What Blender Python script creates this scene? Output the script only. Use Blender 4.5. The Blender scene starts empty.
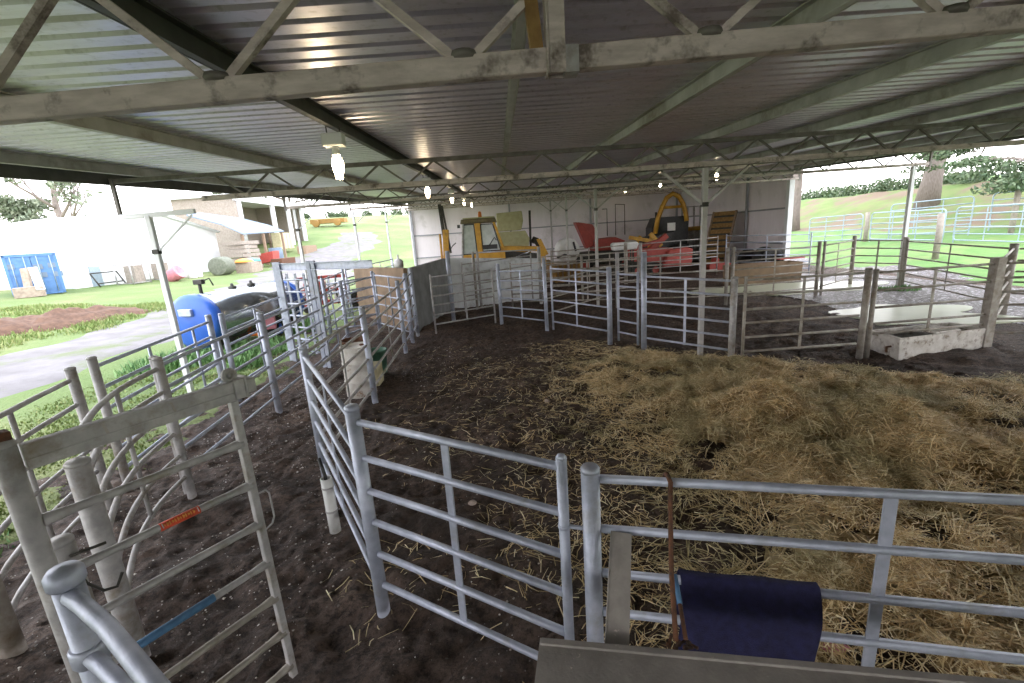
import bpy, math, random
import numpy as np
from mathutils import Vector, Matrix, noise as mnoise
random.seed(7); rng = np.random.default_rng(7)
scene = bpy.context.scene
COL = scene.collection
PI = math.pi

# ---------------------------------------------------------------- helpers
class MB:
    """collects vertices and faces of one mesh object"""
    def __init__(s): s.v = []; s.f = []; s.sm = []; s.mi = []; s.cur = 0
    def add(s, vs, fs, smooth=False):
        b = len(s.v); s.v += [tuple(v) for v in vs]
        for f in fs:
            s.f.append(tuple(b + i for i in f)); s.sm.append(smooth); s.mi.append(s.cur)
        return s
    def tube(s, pts, r, n=10, caps=True, closed=False):
        pts = [Vector(p) for p in pts]; m = len(pts)
        rs = r if isinstance(r, (list, tuple)) else [r] * m
        vs = []; prev = None
        for i, p in enumerate(pts):
            if closed: t = pts[(i + 1) % m] - pts[i - 1]
            elif i == 0: t = pts[1] - p
            elif i == m - 1: t = p - pts[i - 1]
            else: t = (pts[i + 1] - p).normalized() + (p - pts[i - 1]).normalized()
            t.normalize()
            if prev is None:
                a = Vector((0, 0, 1)) if abs(t.z) < .9 else Vector((1, 0, 0))
                u = t.cross(a).normalized()
            else:
                u = (prev - t * prev.dot(t))
                if u.length < 1e-6: u = t.orthogonal()
                u.normalize()
            prev = u; w = t.cross(u)
            for k in range(n):
                a = 2 * PI * k / n
                vs.append(p + (u * math.cos(a) + w * math.sin(a)) * rs[i])
        fs = []
        for i in range(m if closed else m - 1):
            j = (i + 1) % m
            for k in range(n):
                k2 = (k + 1) % n
                fs.append((i * n + k, i * n + k2, j * n + k2, j * n + k))
        b = len(s.v); s.add(vs, fs, True)
        if caps and not closed:
            s.f.append(tuple(b + k for k in reversed(range(n)))); s.sm.append(False); s.mi.append(s.cur)
            s.f.append(tuple(b + (m - 1) * n + k for k in range(n))); s.sm.append(False); s.mi.append(s.cur)
        return s
    def box(s, c, d, rot=None):
        c = Vector(c); h = [x / 2 for x in d]
        vs = [Vector((x * h[0], y * h[1], z * h[2])) for x in (-1, 1) for y in (-1, 1) for z in (-1, 1)]
        if rot is not None: vs = [rot @ v for v in vs]
        return s.add([v + c for v in vs], [(0, 1, 3, 2), (4, 6, 7, 5), (0, 4, 5, 1), (2, 3, 7, 6), (0, 2, 6, 4), (1, 5, 7, 3)])
    def bar(s, a, b, w, h, up=(0, 0, 1)):
        """box section from a to b, w across, h along 'up'"""
        a = Vector(a); b = Vector(b); t = (b - a); L = t.length; t.normalize()
        up = Vector(up)
        if abs(t.dot(up)) > .98: up = Vector((0, 1, 0))
        x = t.cross(up).normalized(); z = x.cross(t)
        R = Matrix((x, t, z)).transposed()
        return s.box((a + b) / 2, (w, L, h), R)
    def channel(s, a, b, w, h, th, up=(0, 0, 1), side=1):
        """C section: web + two flanges"""
        a = Vector(a); b = Vector(b); t = (b - a).normalized(); up = Vector(up)
        if abs(t.dot(up)) > .98: up = Vector((0, 1, 0))
        x = t.cross(up).normalized(); z = x.cross(t)
        o = x * (side * w / 2)
        s.bar(a - o + x * side * th / 2, b - o + x * side * th / 2, th, h, z)
        for sg in (1, -1):
            q = z * sg * (h / 2 - th / 2) + x * side * th
            s.bar(a + q, b + q, w - th, th, z)
        return s
    def lathe(s, prof, c=(0, 0, 0), n=20, rot=None, smooth=True):
        c = Vector(c); vs = []; m = len(prof)
        for r, z in prof:
            for k in range(n):
                a = 2 * PI * k / n; v = Vector((r * math.cos(a), r * math.sin(a), z))
                vs.append((rot @ v if rot is not None else v) + c)
        fs = [(i * n + k, i * n + (k + 1) % n, (i + 1) * n + (k + 1) % n, (i + 1) * n + k) for i in range(m - 1) for k in range(n)]
        s.add(vs, fs, smooth)
        b = len(s.v) - m * n
        for i, o in ((0, -1), (m - 1, 1)):
            if prof[i][0] > 1e-4:
                ids = [b + i * n + k for k in range(n)]
                s.f.append(tuple(ids if o == 1 else ids[::-1])); s.sm.append(False); s.mi.append(s.cur)
        return s
    def prism(s, poly, a, b, axis='y'):
        """extrude a 2-D polygon: axis y -> (x,z) polygon between y=a..b ; z -> (x,y) between z=a..b ; x -> (y,z)"""
        n = len(poly)
        def P(p, t):
            return (p[0], t, p[1]) if axis == 'y' else ((p[0], p[1], t) if axis == 'z' else (t, p[0], p[1]))
        vs = [P(p, a) for p in poly] + [P(p, b) for p in poly]
        fs = [tuple(range(n)), tuple(range(2 * n - 1, n - 1, -1))] + [(i, n + i, n + (i + 1) % n, (i + 1) % n) for i in range(n)]
        return s.add(vs, fs)
    def build(s, name, mat, parent=None, bevel=0, fixn=True):
        me = bpy.data.meshes.new(name)
        off = Vector((0, 0, 0)); o_ = parent
        M = Matrix.Identity(4)
        if parent is not None:
            chain = []; q = parent
            while q is not None: chain.append(q); q = q.parent
            for q in reversed(chain): M = M @ q.matrix_basis
            Mi = M.inverted(); vs = [Mi @ Vector(v) for v in s.v]
        else: vs = s.v
        me.from_pydata([tuple(v) for v in vs], [], s.f)
        mats = mat if isinstance(mat, (list, tuple)) else [mat]
        for m_ in mats: me.materials.append(m_)
        me.polygons.foreach_set('use_smooth', s.sm)
        me.polygons.foreach_set('material_index', s.mi)
        if fixn:
            import bmesh
            bm = bmesh.new(); bm.from_mesh(me); bmesh.ops.recalc_face_normals(bm, faces=bm.faces); bm.to_mesh(me); bm.free()
        me.update()
        o = bpy.data.objects.new(name, me); COL.objects.link(o)
        if parent is not None: o.parent = parent
        if bevel:
            md = o.modifiers.new('bevel', 'BEVEL'); md.width = bevel; md.segments = 2; md.limit_method = 'ANGLE'
        return o

def tag(o, label=None, cat=None, group=None, kind=None):
    if label: o['label'] = label
    if cat: o['category'] = cat
    if group: o['group'] = group
    if kind: o['kind'] = kind
    return o
def empty(name, loc, label, cat, group=None, rz=0):
    o = bpy.data.objects.new(name, None); COL.objects.link(o)
    o.location = loc; o.rotation_euler = (0, 0, rz); o.empty_display_size = .2
    o.matrix_basis = Matrix.Translation(loc) @ Matrix.Rotation(rz, 4, 'Z')
    return tag(o, label, cat, group)

# ---------------------------------------------------------------- materials
def nodes(name):
    m = bpy.data.materials.new(name); m.use_nodes = True
    nt = m.node_tree; b = nt.nodes['Principled BSDF']
    return m, nt, b
def noise_node(nt, scale, detail=4, rough=.6, vec=None, stretch=None):
    n = nt.nodes.new('ShaderNodeTexNoise'); n.inputs['Scale'].default_value = scale
    n.inputs['Detail'].default_value = detail; n.inputs['Roughness'].default_value = rough
    tc = nt.nodes.new('ShaderNodeTexCoord'); src = tc.outputs['Object']
    if stretch:
        mp = nt.nodes.new('ShaderNodeMapping'); mp.inputs['Scale'].default_value = stretch
        nt.links.new(src, mp.inputs['Vector']); src = mp.outputs['Vector']
    nt.links.new(src, n.inputs['Vector'])
    return n
def ramp(nt, fac, stops):
    r = nt.nodes.new('ShaderNodeValToRGB'); e = r.color_ramp.elements
    while len(e) < len(stops): e.new(.5)
    for i, (p, c) in enumerate(stops): e[i].position = p; e[i].color = (*c, 1)
    nt.links.new(fac, r.inputs['Fac']); return r
def mix(nt, fac, a, b):
    m = nt.nodes.new('ShaderNodeMix'); m.data_type = 'RGBA'
    if isinstance(fac, (int, float)): m.inputs[0].default_value = fac
    else: nt.links.new(fac, m.inputs[0])
    for k, x in ((6, a), (7, b)):
        if isinstance(x, tuple): m.inputs[k].default_value = (*x, 1)
        else: nt.links.new(x, m.inputs[k])
    return m.outputs[2]
def mat(name, c1, c2=None, scale=6, rough=.6, metal=0, bump=0, bscale=None, c3=None, s3=2.0, t3=(.5, .65), spec=None, stretch=None):
    """two-tone mottled material with an optional third 'dirt' colour in large patches"""
    m, nt, b = nodes(name)
    b.inputs['Roughness'].default_value = rough; b.inputs['Metallic'].default_value = metal
    if spec is not None: b.inputs['Specular IOR Level'].default_value = spec
    if c2 is None: c2 = tuple(x * .8 for x in c1)
    n = noise_node(nt, scale, stretch=stretch)
    col = ramp(nt, n.outputs['Fac'], [(.35, c1), (.65, c2)]).outputs['Color']
    if c3 is not None:
        n3 = noise_node(nt, s3, 5, .7)
        f = ramp(nt, n3.outputs['Fac'], [(t3[0], (0, 0, 0)), (t3[1], (1, 1, 1))]).outputs['Color']
        col = mix(nt, f, col, c3)
    nt.links.new(col, b.inputs['Base Color'])
    if bump:
        nb = noise_node(nt, bscale or scale * 3, 5)
        bp = nt.nodes.new('ShaderNodeBump'); bp.inputs['Strength'].default_value = bump; bp.inputs['Distance'].default_value = .02
        nt.links.new(nb.outputs['Fac'], bp.inputs['Height']); nt.links.new(bp.outputs['Normal'], b.inputs['Normal'])
    return m

M = {}
M['galv'] = mat('galvanised_pipe', (.50, .53, .63), (.37, .40, .49), 9, .5, .45, .1, 60, (.33, .33, .33), 3, (.55, .75))
M['galv_worn'] = mat('worn_galvanised_pipe', (.48, .465, .465), (.33, .32, .322), 9, .55, .12, .1, 60, (.24, .20, .15), 4, (.5, .7))
M['galv_dirty'] = mat('muddy_galvanised_pipe', (.42, .39, .35), (.29, .26, .23), 8, .6, .25, .1, 60, (.20, .15, .10), 3, (.5, .7))
M['galv_pale'] = mat('pale_galvanised_pipe', (.36, .44, .51), (.29, .36, .43), 8, .5, .3)
M['steel_dark'] = mat('dark_steel', (.075, .07, .06), (.04, .038, .033), 5, .6, .3, .1)
M['purlin'] = mat('purlin_steel', (.52, .52, .49), (.40, .40, .37), 3, .5, .35, 0, None, (.22, .19, .14), 1.2, (.5, .7))
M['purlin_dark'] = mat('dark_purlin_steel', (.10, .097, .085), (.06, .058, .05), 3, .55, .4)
M['chord'] = mat('truss_chord_steel', (.64, .55, .52), (.44, .375, .35), 5, .6, .0, .15, 30, (.13, .10, .085), 4, (.52, .66), stretch=(1, 4, 4))
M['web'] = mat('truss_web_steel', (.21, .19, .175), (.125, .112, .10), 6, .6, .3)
M['column'] = mat('column_steel', (.52, .50, .49), (.40, .38, .37), 4, .55, .2, .1, 40, (.30, .24, .19), 3, (.6, .75))
M['wall'] = mat('white_wall_sheet', (.86, .80, .84), (.80, .74, .78), 1.2, .5, 0, 0, None, (.50, .47, .45), .6, (.55, .8), stretch=(1, 1, .3))
M['girt'] = mat('girt_steel', (.36, .37, .40), (.28, .29, .31), 4, .6, .3)
M['concrete'] = mat('white_concrete', (.80, .82, .84), (.66, .68, .70), 3, .8, 0, .2, 20, (.33, .31, .29), 1.5, (.55, .75))
M['concrete_shaded'] = mat('shaded_concrete', (.28, .285, .29), (.19, .19, .195), 2, .85, 0, .2, 20)  # darker concrete: the shade on the wall's inner face is put into the colour
M['concrete_tan'] = mat('tan_concrete', (.25, .17, .105), (.17, .115, .07), 2, .85, 0, .2, 20)
M['trough'] = mat('trough_concrete', (.74, .71, .67), (.56, .52, .47), 7, .85, 0, .3, 40, (.20, .14, .09), 5, (.53, .68))
M['water'] = mat('dark_water', (.03, .028, .022), (.05, .045, .035), 3, .05, 0)
M['yellow'] = mat('yellow_paint', (.62, .34, .035), (.48, .25, .03), 5, .45, 0, 0, None, (.25, .15, .05), 3, (.58, .75))
M['ochre'] = mat('ochre_paint', (.35, .20, .05), (.22, .12, .03), 8, .6, 0, .2)
M['red'] = mat('red_paint', (.36, .045, .03), (.26, .03, .02), 4, .5, 0)
M['red_faded'] = mat('faded_red_paint', (.46, .075, .06), (.36, .055, .045), 4, .5, 0)
M['orange'] = mat('orange_plastic', (.85, .22, .03), None, 4, .4)
M['black'] = mat('black_plastic', (.02, .02, .022), (.035, .035, .035), 6, .5)
M['rubber'] = mat('tyre_rubber', (.02, .019, .018), (.035, .032, .028), 8, .85, 0, .3, 30)
M['roll'] = mat('grey_green_roll', (.17, .18, .14), (.11, .12, .09), 5, .8)
M['olive'] = mat('pale_olive_paint', (.46, .45, .26), (.38, .36, .2), 4, .6)
M['olive_dark'] = mat('dark_olive_roof', (.16, .13, .06), (.10, .08, .04), 5, .6)
M['white'] = mat('white_plastic', (.75, .75, .74), (.66, .66, .65), 5, .45, 0, 0, None, (.5, .45, .4), 5, (.6, .75))
M['white_dirty'] = mat('dirty_white_drum', (.72, .70, .66), (.58, .54, .49), 8, .6, 0, .1, 30, (.34, .22, .14), 7, (.58, .68))
M['green'] = mat('green_plastic', (.10, .22, .15), (.07, .16, .11), 6, .5)
M['brownrust'] = mat('rust', (.16, .065, .03), (.09, .04, .022), 25, .85, 0, .3, 90, (.06, .04, .03), 20)
M['plank'] = mat('dusty_plank_steel', (.40, .365, .335), (.28, .255, .235), 6, .7, .05, .25, 50, (.60, .50, .44), 9, (.64, .68))
M['towel'] = mat('navy_cloth', (.022, .022, .085), (.013, .012, .05), 20, .95, 0, .6, 160, None)
M['navy_strap'] = mat('blue_strap', (.08, .20, .36), (.06, .15, .28), 20, .6)
M['wood'] = mat('weathered_wood', (.33, .24, .17), (.22, .15, .10), 6, .85, 0, .3, 20, stretch=(1, 1, 8))
M['wood_grey'] = mat('grey_wood', (.36, .31, .27), (.26, .22, .19), 6, .85, 0, .3, 20)
M['timber_yellow'] = mat('stained_timber', (.33, .20, .07), (.20, .11, .035), 8, .8, 0, .2)
M['blue'] = mat('blue_paint', (.03, .12, .52), (.025, .10, .42), 3, .4, 0)
M['blue_cont'] = mat('container_blue', (.10, .22, .46), (.075, .18, .39), 3, .5, 0, 0, None, (.12, .25, .5), 1, (.5, .7))
M['silver'] = mat('silver_tank', (.40, .42, .45), (.32, .34, .37), 3, .2, .9)
M['shed_white'] = mat('white_shed_sheet', (.80, .81, .83), (.74, .75, .77), 1, .5)
M['tarp_blue'] = mat('blue_grey_sheet', (.17, .225, .30), (.13, .175, .24), 2, .6)
M['glass'] = None
M['pale_glass'] = mat('dusty_window', (.42, .46, .44), (.32, .36, .33), 3, .15)
M['bark'] = mat('bark', (.24, .20, .18), (.15, .125, .11), 5, .95, 0, .8, 14, stretch=(3, 3, .6))
M['bark_pale'] = mat('pale_bark', (.32, .27, .25), (.22, .18, .165), 5, .9, 0, .4, 14)
M['dirt_pile'] = mat('brown_dirt', (.16, .09, .06), (.09, .05, .035), 5, .95, 0, .8, 12)
M['pink'] = mat('pink_plastic', (.60, .22, .27), None, 5, .5)
M['cream'] = mat('cream_wood', (.62, .55, .36), (.5, .44, .28), 5, .8)
M['label_red'] = mat('red_sticker', (.72, .09, .03), (.6, .07, .025), 30, .5)
M['label_orange'] = mat('orange_print', (.85, .38, .08), None, 30, .5)
M['teal'] = mat('teal_cloth', (.12, .45, .55), None, 4, .7)
M['cardboard'] = mat('mottled_crate', (.40, .33, .27), (.28, .22, .18), 6, .85)

def mk_foliage(name, c1, c2, c3):
    m, nt, b = nodes(name); g = nt.nodes.new('ShaderNodeNewGeometry')
    r = ramp(nt, g.outputs['Random Per Island'], [(0, c1), (.5, c2), (1, c3)])
    nt.links.new(r.outputs['Color'], b.inputs['Base Color']); b.inputs['Roughness'].default_value = .7
    return m
def mk_straw(name, c1, c2, c3):
    m, nt, b = nodes(name); g = nt.nodes.new('ShaderNodeNewGeometry')
    r = ramp(nt, g.outputs['Random Per Island'], [(0, c1), (.5, c2), (1, c3)])
    r2 = ramp(nt, g.outputs['Random Per Island'], [(0, (.24, .20, .09)), (.5, (.46, .39, .20)), (1, (.74, .66, .41))])
    n = noise_node(nt, .9, 4, .6)
    f = ramp(nt, n.outputs['Fac'], [(.46, (0, 0, 0)), (.62, (.9, .9, .9))]).outputs['Color']
    nt.links.new(mix(nt, f, r.outputs['Color'], r2.outputs['Color']), b.inputs['Base Color']); b.inputs['Roughness'].default_value = .55
    return m
M['grass'] = mk_foliage('grass_blades', (.12, .19, .04), (.19, .25, .07), (.29, .30, .12))
M['weed'] = mk_foliage('weed_leaves', (.09, .21, .07), (.15, .28, .10), (.23, .35, .14))
M['leaf_dark'] = mk_foliage('dark_foliage', (.05, .09, .045), (.09, .13, .065), (.13, .17, .09))
M['leaf_grey'] = mk_foliage('grey_green_foliage', (.12, .16, .10), (.19, .22, .15), (.25, .28, .19))
M['straw'] = mk_straw('straw', (.40, .265, .115), (.78, .59, .31), (.98, .87, .60))

def mk_bulb():
    m, nt, b = nodes('glowing_bulb')
    b.inputs['Base Color'].default_value = (1, .9, .75, 1)
    b.inputs['Emission Color'].default_value = (1, .80, .50, 1); b.inputs['Emission Strength'].default_value = 26
    return m
M['bulb'] = mk_bulb()

def mk_roof():
    m, nt, b = nodes('zinc_roof_sheet')
    n = noise_node(nt, 1.1, 6, .65, stretch=(.5, 3, 1))
    r = ramp(nt, n.outputs['Fac'], [(.3, (.56, .55, .62)), (.55, (.70, .68, .76)), (.75, (.52, .49, .50))])
    n2 = noise_node(nt, 14, 4)
    c = mix(nt, ramp(nt, n2.outputs['Fac'], [(.55, (0, 0, 0)), (.8, (.6, .6, .6))]).outputs['Color'], r.outputs['Color'], (.26, .25, .23))
    nt.links.new(c, b.inputs['Base Color'])
    b.inputs['Metallic'].default_value = .85
    rr = nt.nodes.new('ShaderNodeMapRange'); rr.inputs['To Min'].default_value = .28; rr.inputs['To Max'].default_value = .48
    nt.links.new(n2.outputs['Fac'], rr.inputs['Value']); nt.links.new(rr.outputs['Result'], b.inputs['Roughness'])
    return m
M['roof'] = mk_roof()

def mk_dirt():
    m, nt, b = nodes('dark_manure_dirt')
    n1 = noise_node(nt, 1.1, 6, .65); n2 = noise_node(nt, 13, 9, .78); n3 = noise_node(nt, 70, 6, .8)
    c = ramp(nt, n1.outputs['Fac'], [(.36, (.042, .022, .013)), (.5, (.092, .051, .031)), (.66, (.17, .105, .07))]).outputs['Color']
    c = mix(nt, ramp(nt, n2.outputs['Fac'], [(.46, (0, 0, 0)), (.58, (.9, .9, .9))]).outputs['Color'], c, (.028, .017, .012))
    c = mix(nt, ramp(nt, n3.outputs['Fac'], [(.55, (0, 0, 0)), (.68, (.6, .6, .6))]).outputs['Color'], c, (.17, .115, .08))
    # pale flecks: chips and stones trodden in
    v = nt.nodes.new('ShaderNodeTexVoronoi'); v.inputs['Scale'].default_value = 20; v.inputs['Randomness'].default_value = 1
    tc = nt.nodes.new('ShaderNodeTexCoord'); nt.links.new(tc.outputs['Object'], v.inputs['Vector'])
    mr = nt.nodes.new('ShaderNodeMath'); mr.operation = 'LESS_THAN'; mr.inputs[1].default_value = .24
    nt.links.new(v.outputs['Distance'], mr.inputs[0])
    sp = nt.nodes.new('ShaderNodeSeparateColor'); nt.links.new(v.outputs['Color'], sp.inputs['Color'])
    th = nt.nodes.new('ShaderNodeMath'); th.operation = 'GREATER_THAN'; th.inputs[1].default_value = .86
    nt.links.new(sp.outputs['Red'], th.inputs[0])
    mu = nt.nodes.new('ShaderNodeMath'); mu.operation = 'MULTIPLY'
    nt.links.new(mr.outputs[0], mu.inputs[0]); nt.links.new(th.outputs[0], mu.inputs[1])
    big = ramp(nt, noise_node(nt, .55, 3).outputs['Fac'], [(.44, (.05, .05, .05)), (.60, (.9, .9, .9))])
    mu2 = nt.nodes.new('ShaderNodeMath'); mu2.operation = 'MULTIPLY'
    nt.links.new(mu.outputs[0], mu2.inputs[0]); nt.links.new(big.outputs['Color'], mu2.inputs[1])
    c = mix(nt, mu2.outputs[0], c, (.40, .36, .31))
    nt.links.new(c, b.inputs['Base Color'])
    rr = nt.nodes.new('ShaderNodeMapRange'); rr.inputs['From Min'].default_value = .35; rr.inputs['From Max'].default_value = .65
    rr.inputs['To Min'].default_value = .55; rr.inputs['To Max'].default_value = .95
    nt.links.new(n2.outputs['Fac'], rr.inputs['Value']); nt.links.new(rr.outputs['Result'], b.inputs['Roughness'])
    bp = nt.nodes.new('ShaderNodeBump'); bp.inputs['Strength'].default_value = 1; bp.inputs['Distance'].default_value = .05
    ad = nt.nodes.new('ShaderNodeMath'); ad.operation = 'ADD'
    nt.links.new(n2.outputs['Fac'], ad.inputs[0]); nt.links.new(n3.outputs['Fac'], ad.inputs[1])
    nt.links.new(ad.outputs[0], bp.inputs['Height']); nt.links.new(bp.outputs['Normal'], b.inputs['Normal'])
    return m
M['dirt'] = mk_dirt()

def mk_grassland():
    m, nt, b = nodes('grassland')
    n1 = noise_node(nt, .12, 6, .6); n2 = noise_node(nt, 1.6, 6, .7)
    c = ramp(nt, n1.outputs['Fac'], [(.35, (.095, .155, .035)), (.5, (.145, .195, .06)), (.62, (.23, .235, .10))]).outputs['Color']
    c = mix(nt, ramp(nt, n2.outputs['Fac'], [(.4, (0, 0, 0)), (.72, (.75, .75, .75))]).outputs['Color'], c, (.12, .18, .05))
    nt.links.new(c, b.inputs['Base Color']); b.inputs['Roughness'].default_value = .9
    bp = nt.nodes.new('ShaderNodeBump'); bp.inputs['Strength'].default_value = .8; bp.inputs['Distance'].default_value = .15
    nt.links.new(noise_node(nt, 6, 5, .7).outputs['Fac'], bp.inputs['Height']); nt.links.new(bp.outputs['Normal'], b.inputs['Normal'])
    return m
M['grassland'] = mk_grassland()
M['bank'] = mat('bank_grass', (.10, .16, .035), (.16, .19, .06), .5, .95, 0, .8, 4, (.17, .12, .08), .22, (.46, .56))
M['gravel'] = mat('gravel_road', (.20, .185, .19), (.14, .128, .13), 1.2, .95, 0, .5, 25, (.12, .14, .07), .5, (.52, .66))
M['wetmud'] = mat('wet_gravelly_mud', (.13, .105, .10), (.04, .031, .028), 7, .5, 0, 1, 6, (.50, .47, .50), 8, (.55, .60), spec=.3)
M['milky'] = mat('milky_puddle', (.62, .64, .50), (.55, .57, .44), 1, .3, spec=.3)

# ---------------------------------------------------------------- ground
def fbm(X, Y, scale, octs=4, seed=0):
    """cheap value noise on numpy arrays"""
    out = np.zeros_like(X); amp = 1; tot = 0
    for o in range(octs):
        r = np.random.default_rng(seed + o); G = r.random((256, 256))
        x = X * scale + 1000 + 17.3 * o; y = Y * scale + 1000 + 9.1 * o
        xi = np.floor(x).astype(int); yi = np.floor(y).astype(int); fx = x - xi; fy = y - yi
        fx = fx * fx * (3 - 2 * fx); fy = fy * fy * (3 - 2 * fy)
        g = lambda a, b: G[a % 256, b % 256]
        v = (g(xi, yi) * (1 - fx) + g(xi + 1, yi) * fx) * (1 - fy) + (g(xi, yi + 1) * (1 - fx) + g(xi + 1, yi + 1) * fx) * fy
        out += amp * (v - .5); tot += amp; amp *= .5; scale *= 2.03
    return out / tot * 2
def sstep(a, b, x):
    t = np.clip((x - a) / (b - a), 0, 1); return t * t * (3 - 2 * t)
MOUNDS = [(3.6, 6.0, .55, .16), (4.9, 5.3, .5, .14), (2.9, 5.2, .6, .10), (3.4, 9.6, .6, .10), (5.6, 4.2, .6, .12), (4.0, 5.5, 1.0, .20), (4.6, 4.6, .8, .16), (4.2, 8.0, .9, .10), (1.5, 4.3, .9, .10), (6.2, 5.2, .9, .12), (2.6, 6.6, 1.0, .10), (2.2, 3.4, 1.1, .08), (5.2, 6.6, .8, .10), (3.2, 3.2, .7, .08)]
def floor_h(X, Y):
    near = 1 - sstep(9.5, 11.5, X)
    h = .05 * fbm(X, Y, .9, 4, 1) + .08 * fbm(X, Y, 3.1, 4, 20) * near + .04 * fbm(X, Y, 8, 4, 40) * near + .05 * np.maximum(0, fbm(X, Y, 5.3, 4, 140) - .12) * near
    inner = sstep(-9, -6.2, X)
    return h * inner * (.35 + .65 * near)
def straw_density(X, Y):
    """0..1 how thickly straw lies on the pen floor"""
    w = .9 * fbm(X, Y, .6, 4, 77)
    left = sstep(-.9, 2.0, X - (.8 + .13 * (Y - 3.5)) + 1.3 * w)
    back = 1 - sstep(-.6, .5, Y - (10.4 - .95 * np.clip(X - 2.8, 0, 2) - .55 * np.clip(X - 4.8, 0, 3)) + w * .8)
    d = left * back * (1 - sstep(10, 11.5, X))
    return d
def straw_h(X, Y):
    d = straw_density(X, Y)
    h = .045 * d
    for x, y, r, a in MOUNDS: h = h + 1.6 * a * np.exp(-((X - x) ** 2 + (Y - y) ** 2) / (r * r * .7)) * d
    return h + d * (.15 * fbm(X, Y, 1.5, 4, 91) + .08 * fbm(X, Y, 4.5, 3, 61))
def grid_mesh(xs, ys, hf, name, m, smooth=True):
    X, Y = np.meshgrid(xs, ys); Z = hf(X, Y)
    nx, ny = len(xs), len(ys)
    V = np.stack([X, Y, Z], -1).reshape(-1, 3)
    i = np.arange((ny - 1) * (nx - 1)); r = i // (nx - 1); c = i % (nx - 1); a = r * nx + c
    F = np.stack([a, a + 1, a + nx + 1, a + nx], -1)
    return V, F
def np_object(name, V, F, mats, mi=None, smooth=True):
    me = bpy.data.meshes.new(name); k = F.shape[1]
    me.vertices.add(len(V)); me.vertices.foreach_set('co', V.astype(np.float32).ravel())
    me.loops.add(F.size); me.loops.foreach_set('vertex_index', F.astype(np.int32).ravel())
    me.polygons.add(len(F)); me.polygons.foreach_set('loop_start', np.arange(0, F.size, k, dtype=np.int32))
    for m_ in mats: me.materials.append(m_)
    if mi is not None: me.polygons.foreach_set('material_index', mi.astype(np.int32))
    me.polygons.foreach_set('use_smooth', np.full(len(F), smooth))
    me.update(calc_edges=True); me.validate()
    o = bpy.data.objects.new(name, me); COL.objects.link(o); return o

xs = np.concatenate([np.arange(-7.5, -6, .12), np.arange(-6, 8, .04), np.arange(8, 19.01, .15)])
ys = np.concatenate([np.arange(-24, -2, .8), np.arange(-2, .8, .2), np.arange(.8, 11, .04), np.arange(11, 18, .12), np.arange(18, 39.5, .4)])
V, F = grid_mesh(xs, ys, floor_h, 'floor', None)
o = np_object('floor', V, F, [M['dirt']]); tag(o, 'dark trodden dirt and manure floor of the cattle shed', 'floor', kind='structure')

def terrain_left(X, Y):
    d = np.maximum(0, -9 - X); r = np.hypot(X, Y)
    th = sstep(.36, .62, -X / np.maximum(r, 1)); g = .105 * (1 - th) + .045 * th
    h = .055 * np.minimum(d, 28) + g * np.clip(r - 62, 0, 90) + .3 * g * np.maximum(0, r - 152)
    h = h + .10 * fbm(X, Y, .35, 4, 5) * sstep(0, 3, d) + 2.0 * fbm(X, Y, .012, 3, 8) * sstep(70, 140, r)
    return h - .10 + .13 * (1 - sstep(-5.75, -5.1, X + .5 * fbm(X, Y, 1.3, 3, 66)))
def gl(x, y): return float(terrain_left(np.array([[float(x)]]), np.array([[float(y)]]))[0, 0])
xs = np.concatenate([-np.geomspace(8, 330, 110)[::-1], np.arange(-7.8, -4.55, .15)])
ys = np.concatenate([np.arange(-120, -30, 4), np.arange(-30, 40, .6), np.geomspace(40, 420, 90)])
V, F = grid_mesh(xs, ys, terrain_left, 'ground', None)
o = np_object('ground_paddock', V, F, [M['grassland']]); tag(o, 'sloping green paddock rising to low hills beyond the open side', 'paddock', kind='structure')
# gravel track
def track(pts, name, width):
    P = np.array(pts, float); seg = []
    for i in range(len(P) - 1):
        for t in np.linspace(0, 1, 14, endpoint=False): seg.append(P[i] * (1 - t) + P[i + 1] * t)
    seg.append(P[-1]); S = np.array(seg)
    for _ in range(12): S[1:-1] = (S[:-2] + S[1:-1] * 2 + S[2:]) / 4
    T = np.gradient(S[:, :2], axis=0); T /= np.linalg.norm(T, axis=1)[:, None]; N = np.stack([-T[:, 1], T[:, 0]], -1)
    ws = np.linspace(-1, 1, 13); Vv = []
    for i in range(len(S)):
        for w in ws:
            ww = w * S[i, 2] / 2 * (1 + .12 * math.sin(i * .9 + 2 * (w > 0)))
            x, y = S[i, :2] + N[i] * ww; Vv.append((x, y, gl(x, y) + .05 - .09 * abs(w) ** 6))
    n = len(ws); Ff = np.array([(i * n + j, i * n + j + 1, (i + 1) * n + j + 1, (i + 1) * n + j) for i in range(len(S) - 1) for j in range(n - 1)])
    o = np_object(name, np.array(Vv), Ff, [M['gravel']])
    return tag(o, 'pale gravel farm track passing the open side of the shed', 'track', kind='structure')
track([(-9.5, -26, 3.0), (-9.6, -12, 3.0), (-10, -4, 3.0), (-12.2, 6, 3.2), (-13.3, 14, 4), (-13.5, 22, 6), (-15, 32, 9), (-19, 46, 10), (-24, 62, 9), (-24, 80, 8), (-30, 100, 7)], 'gravel_track', 5)

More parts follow.
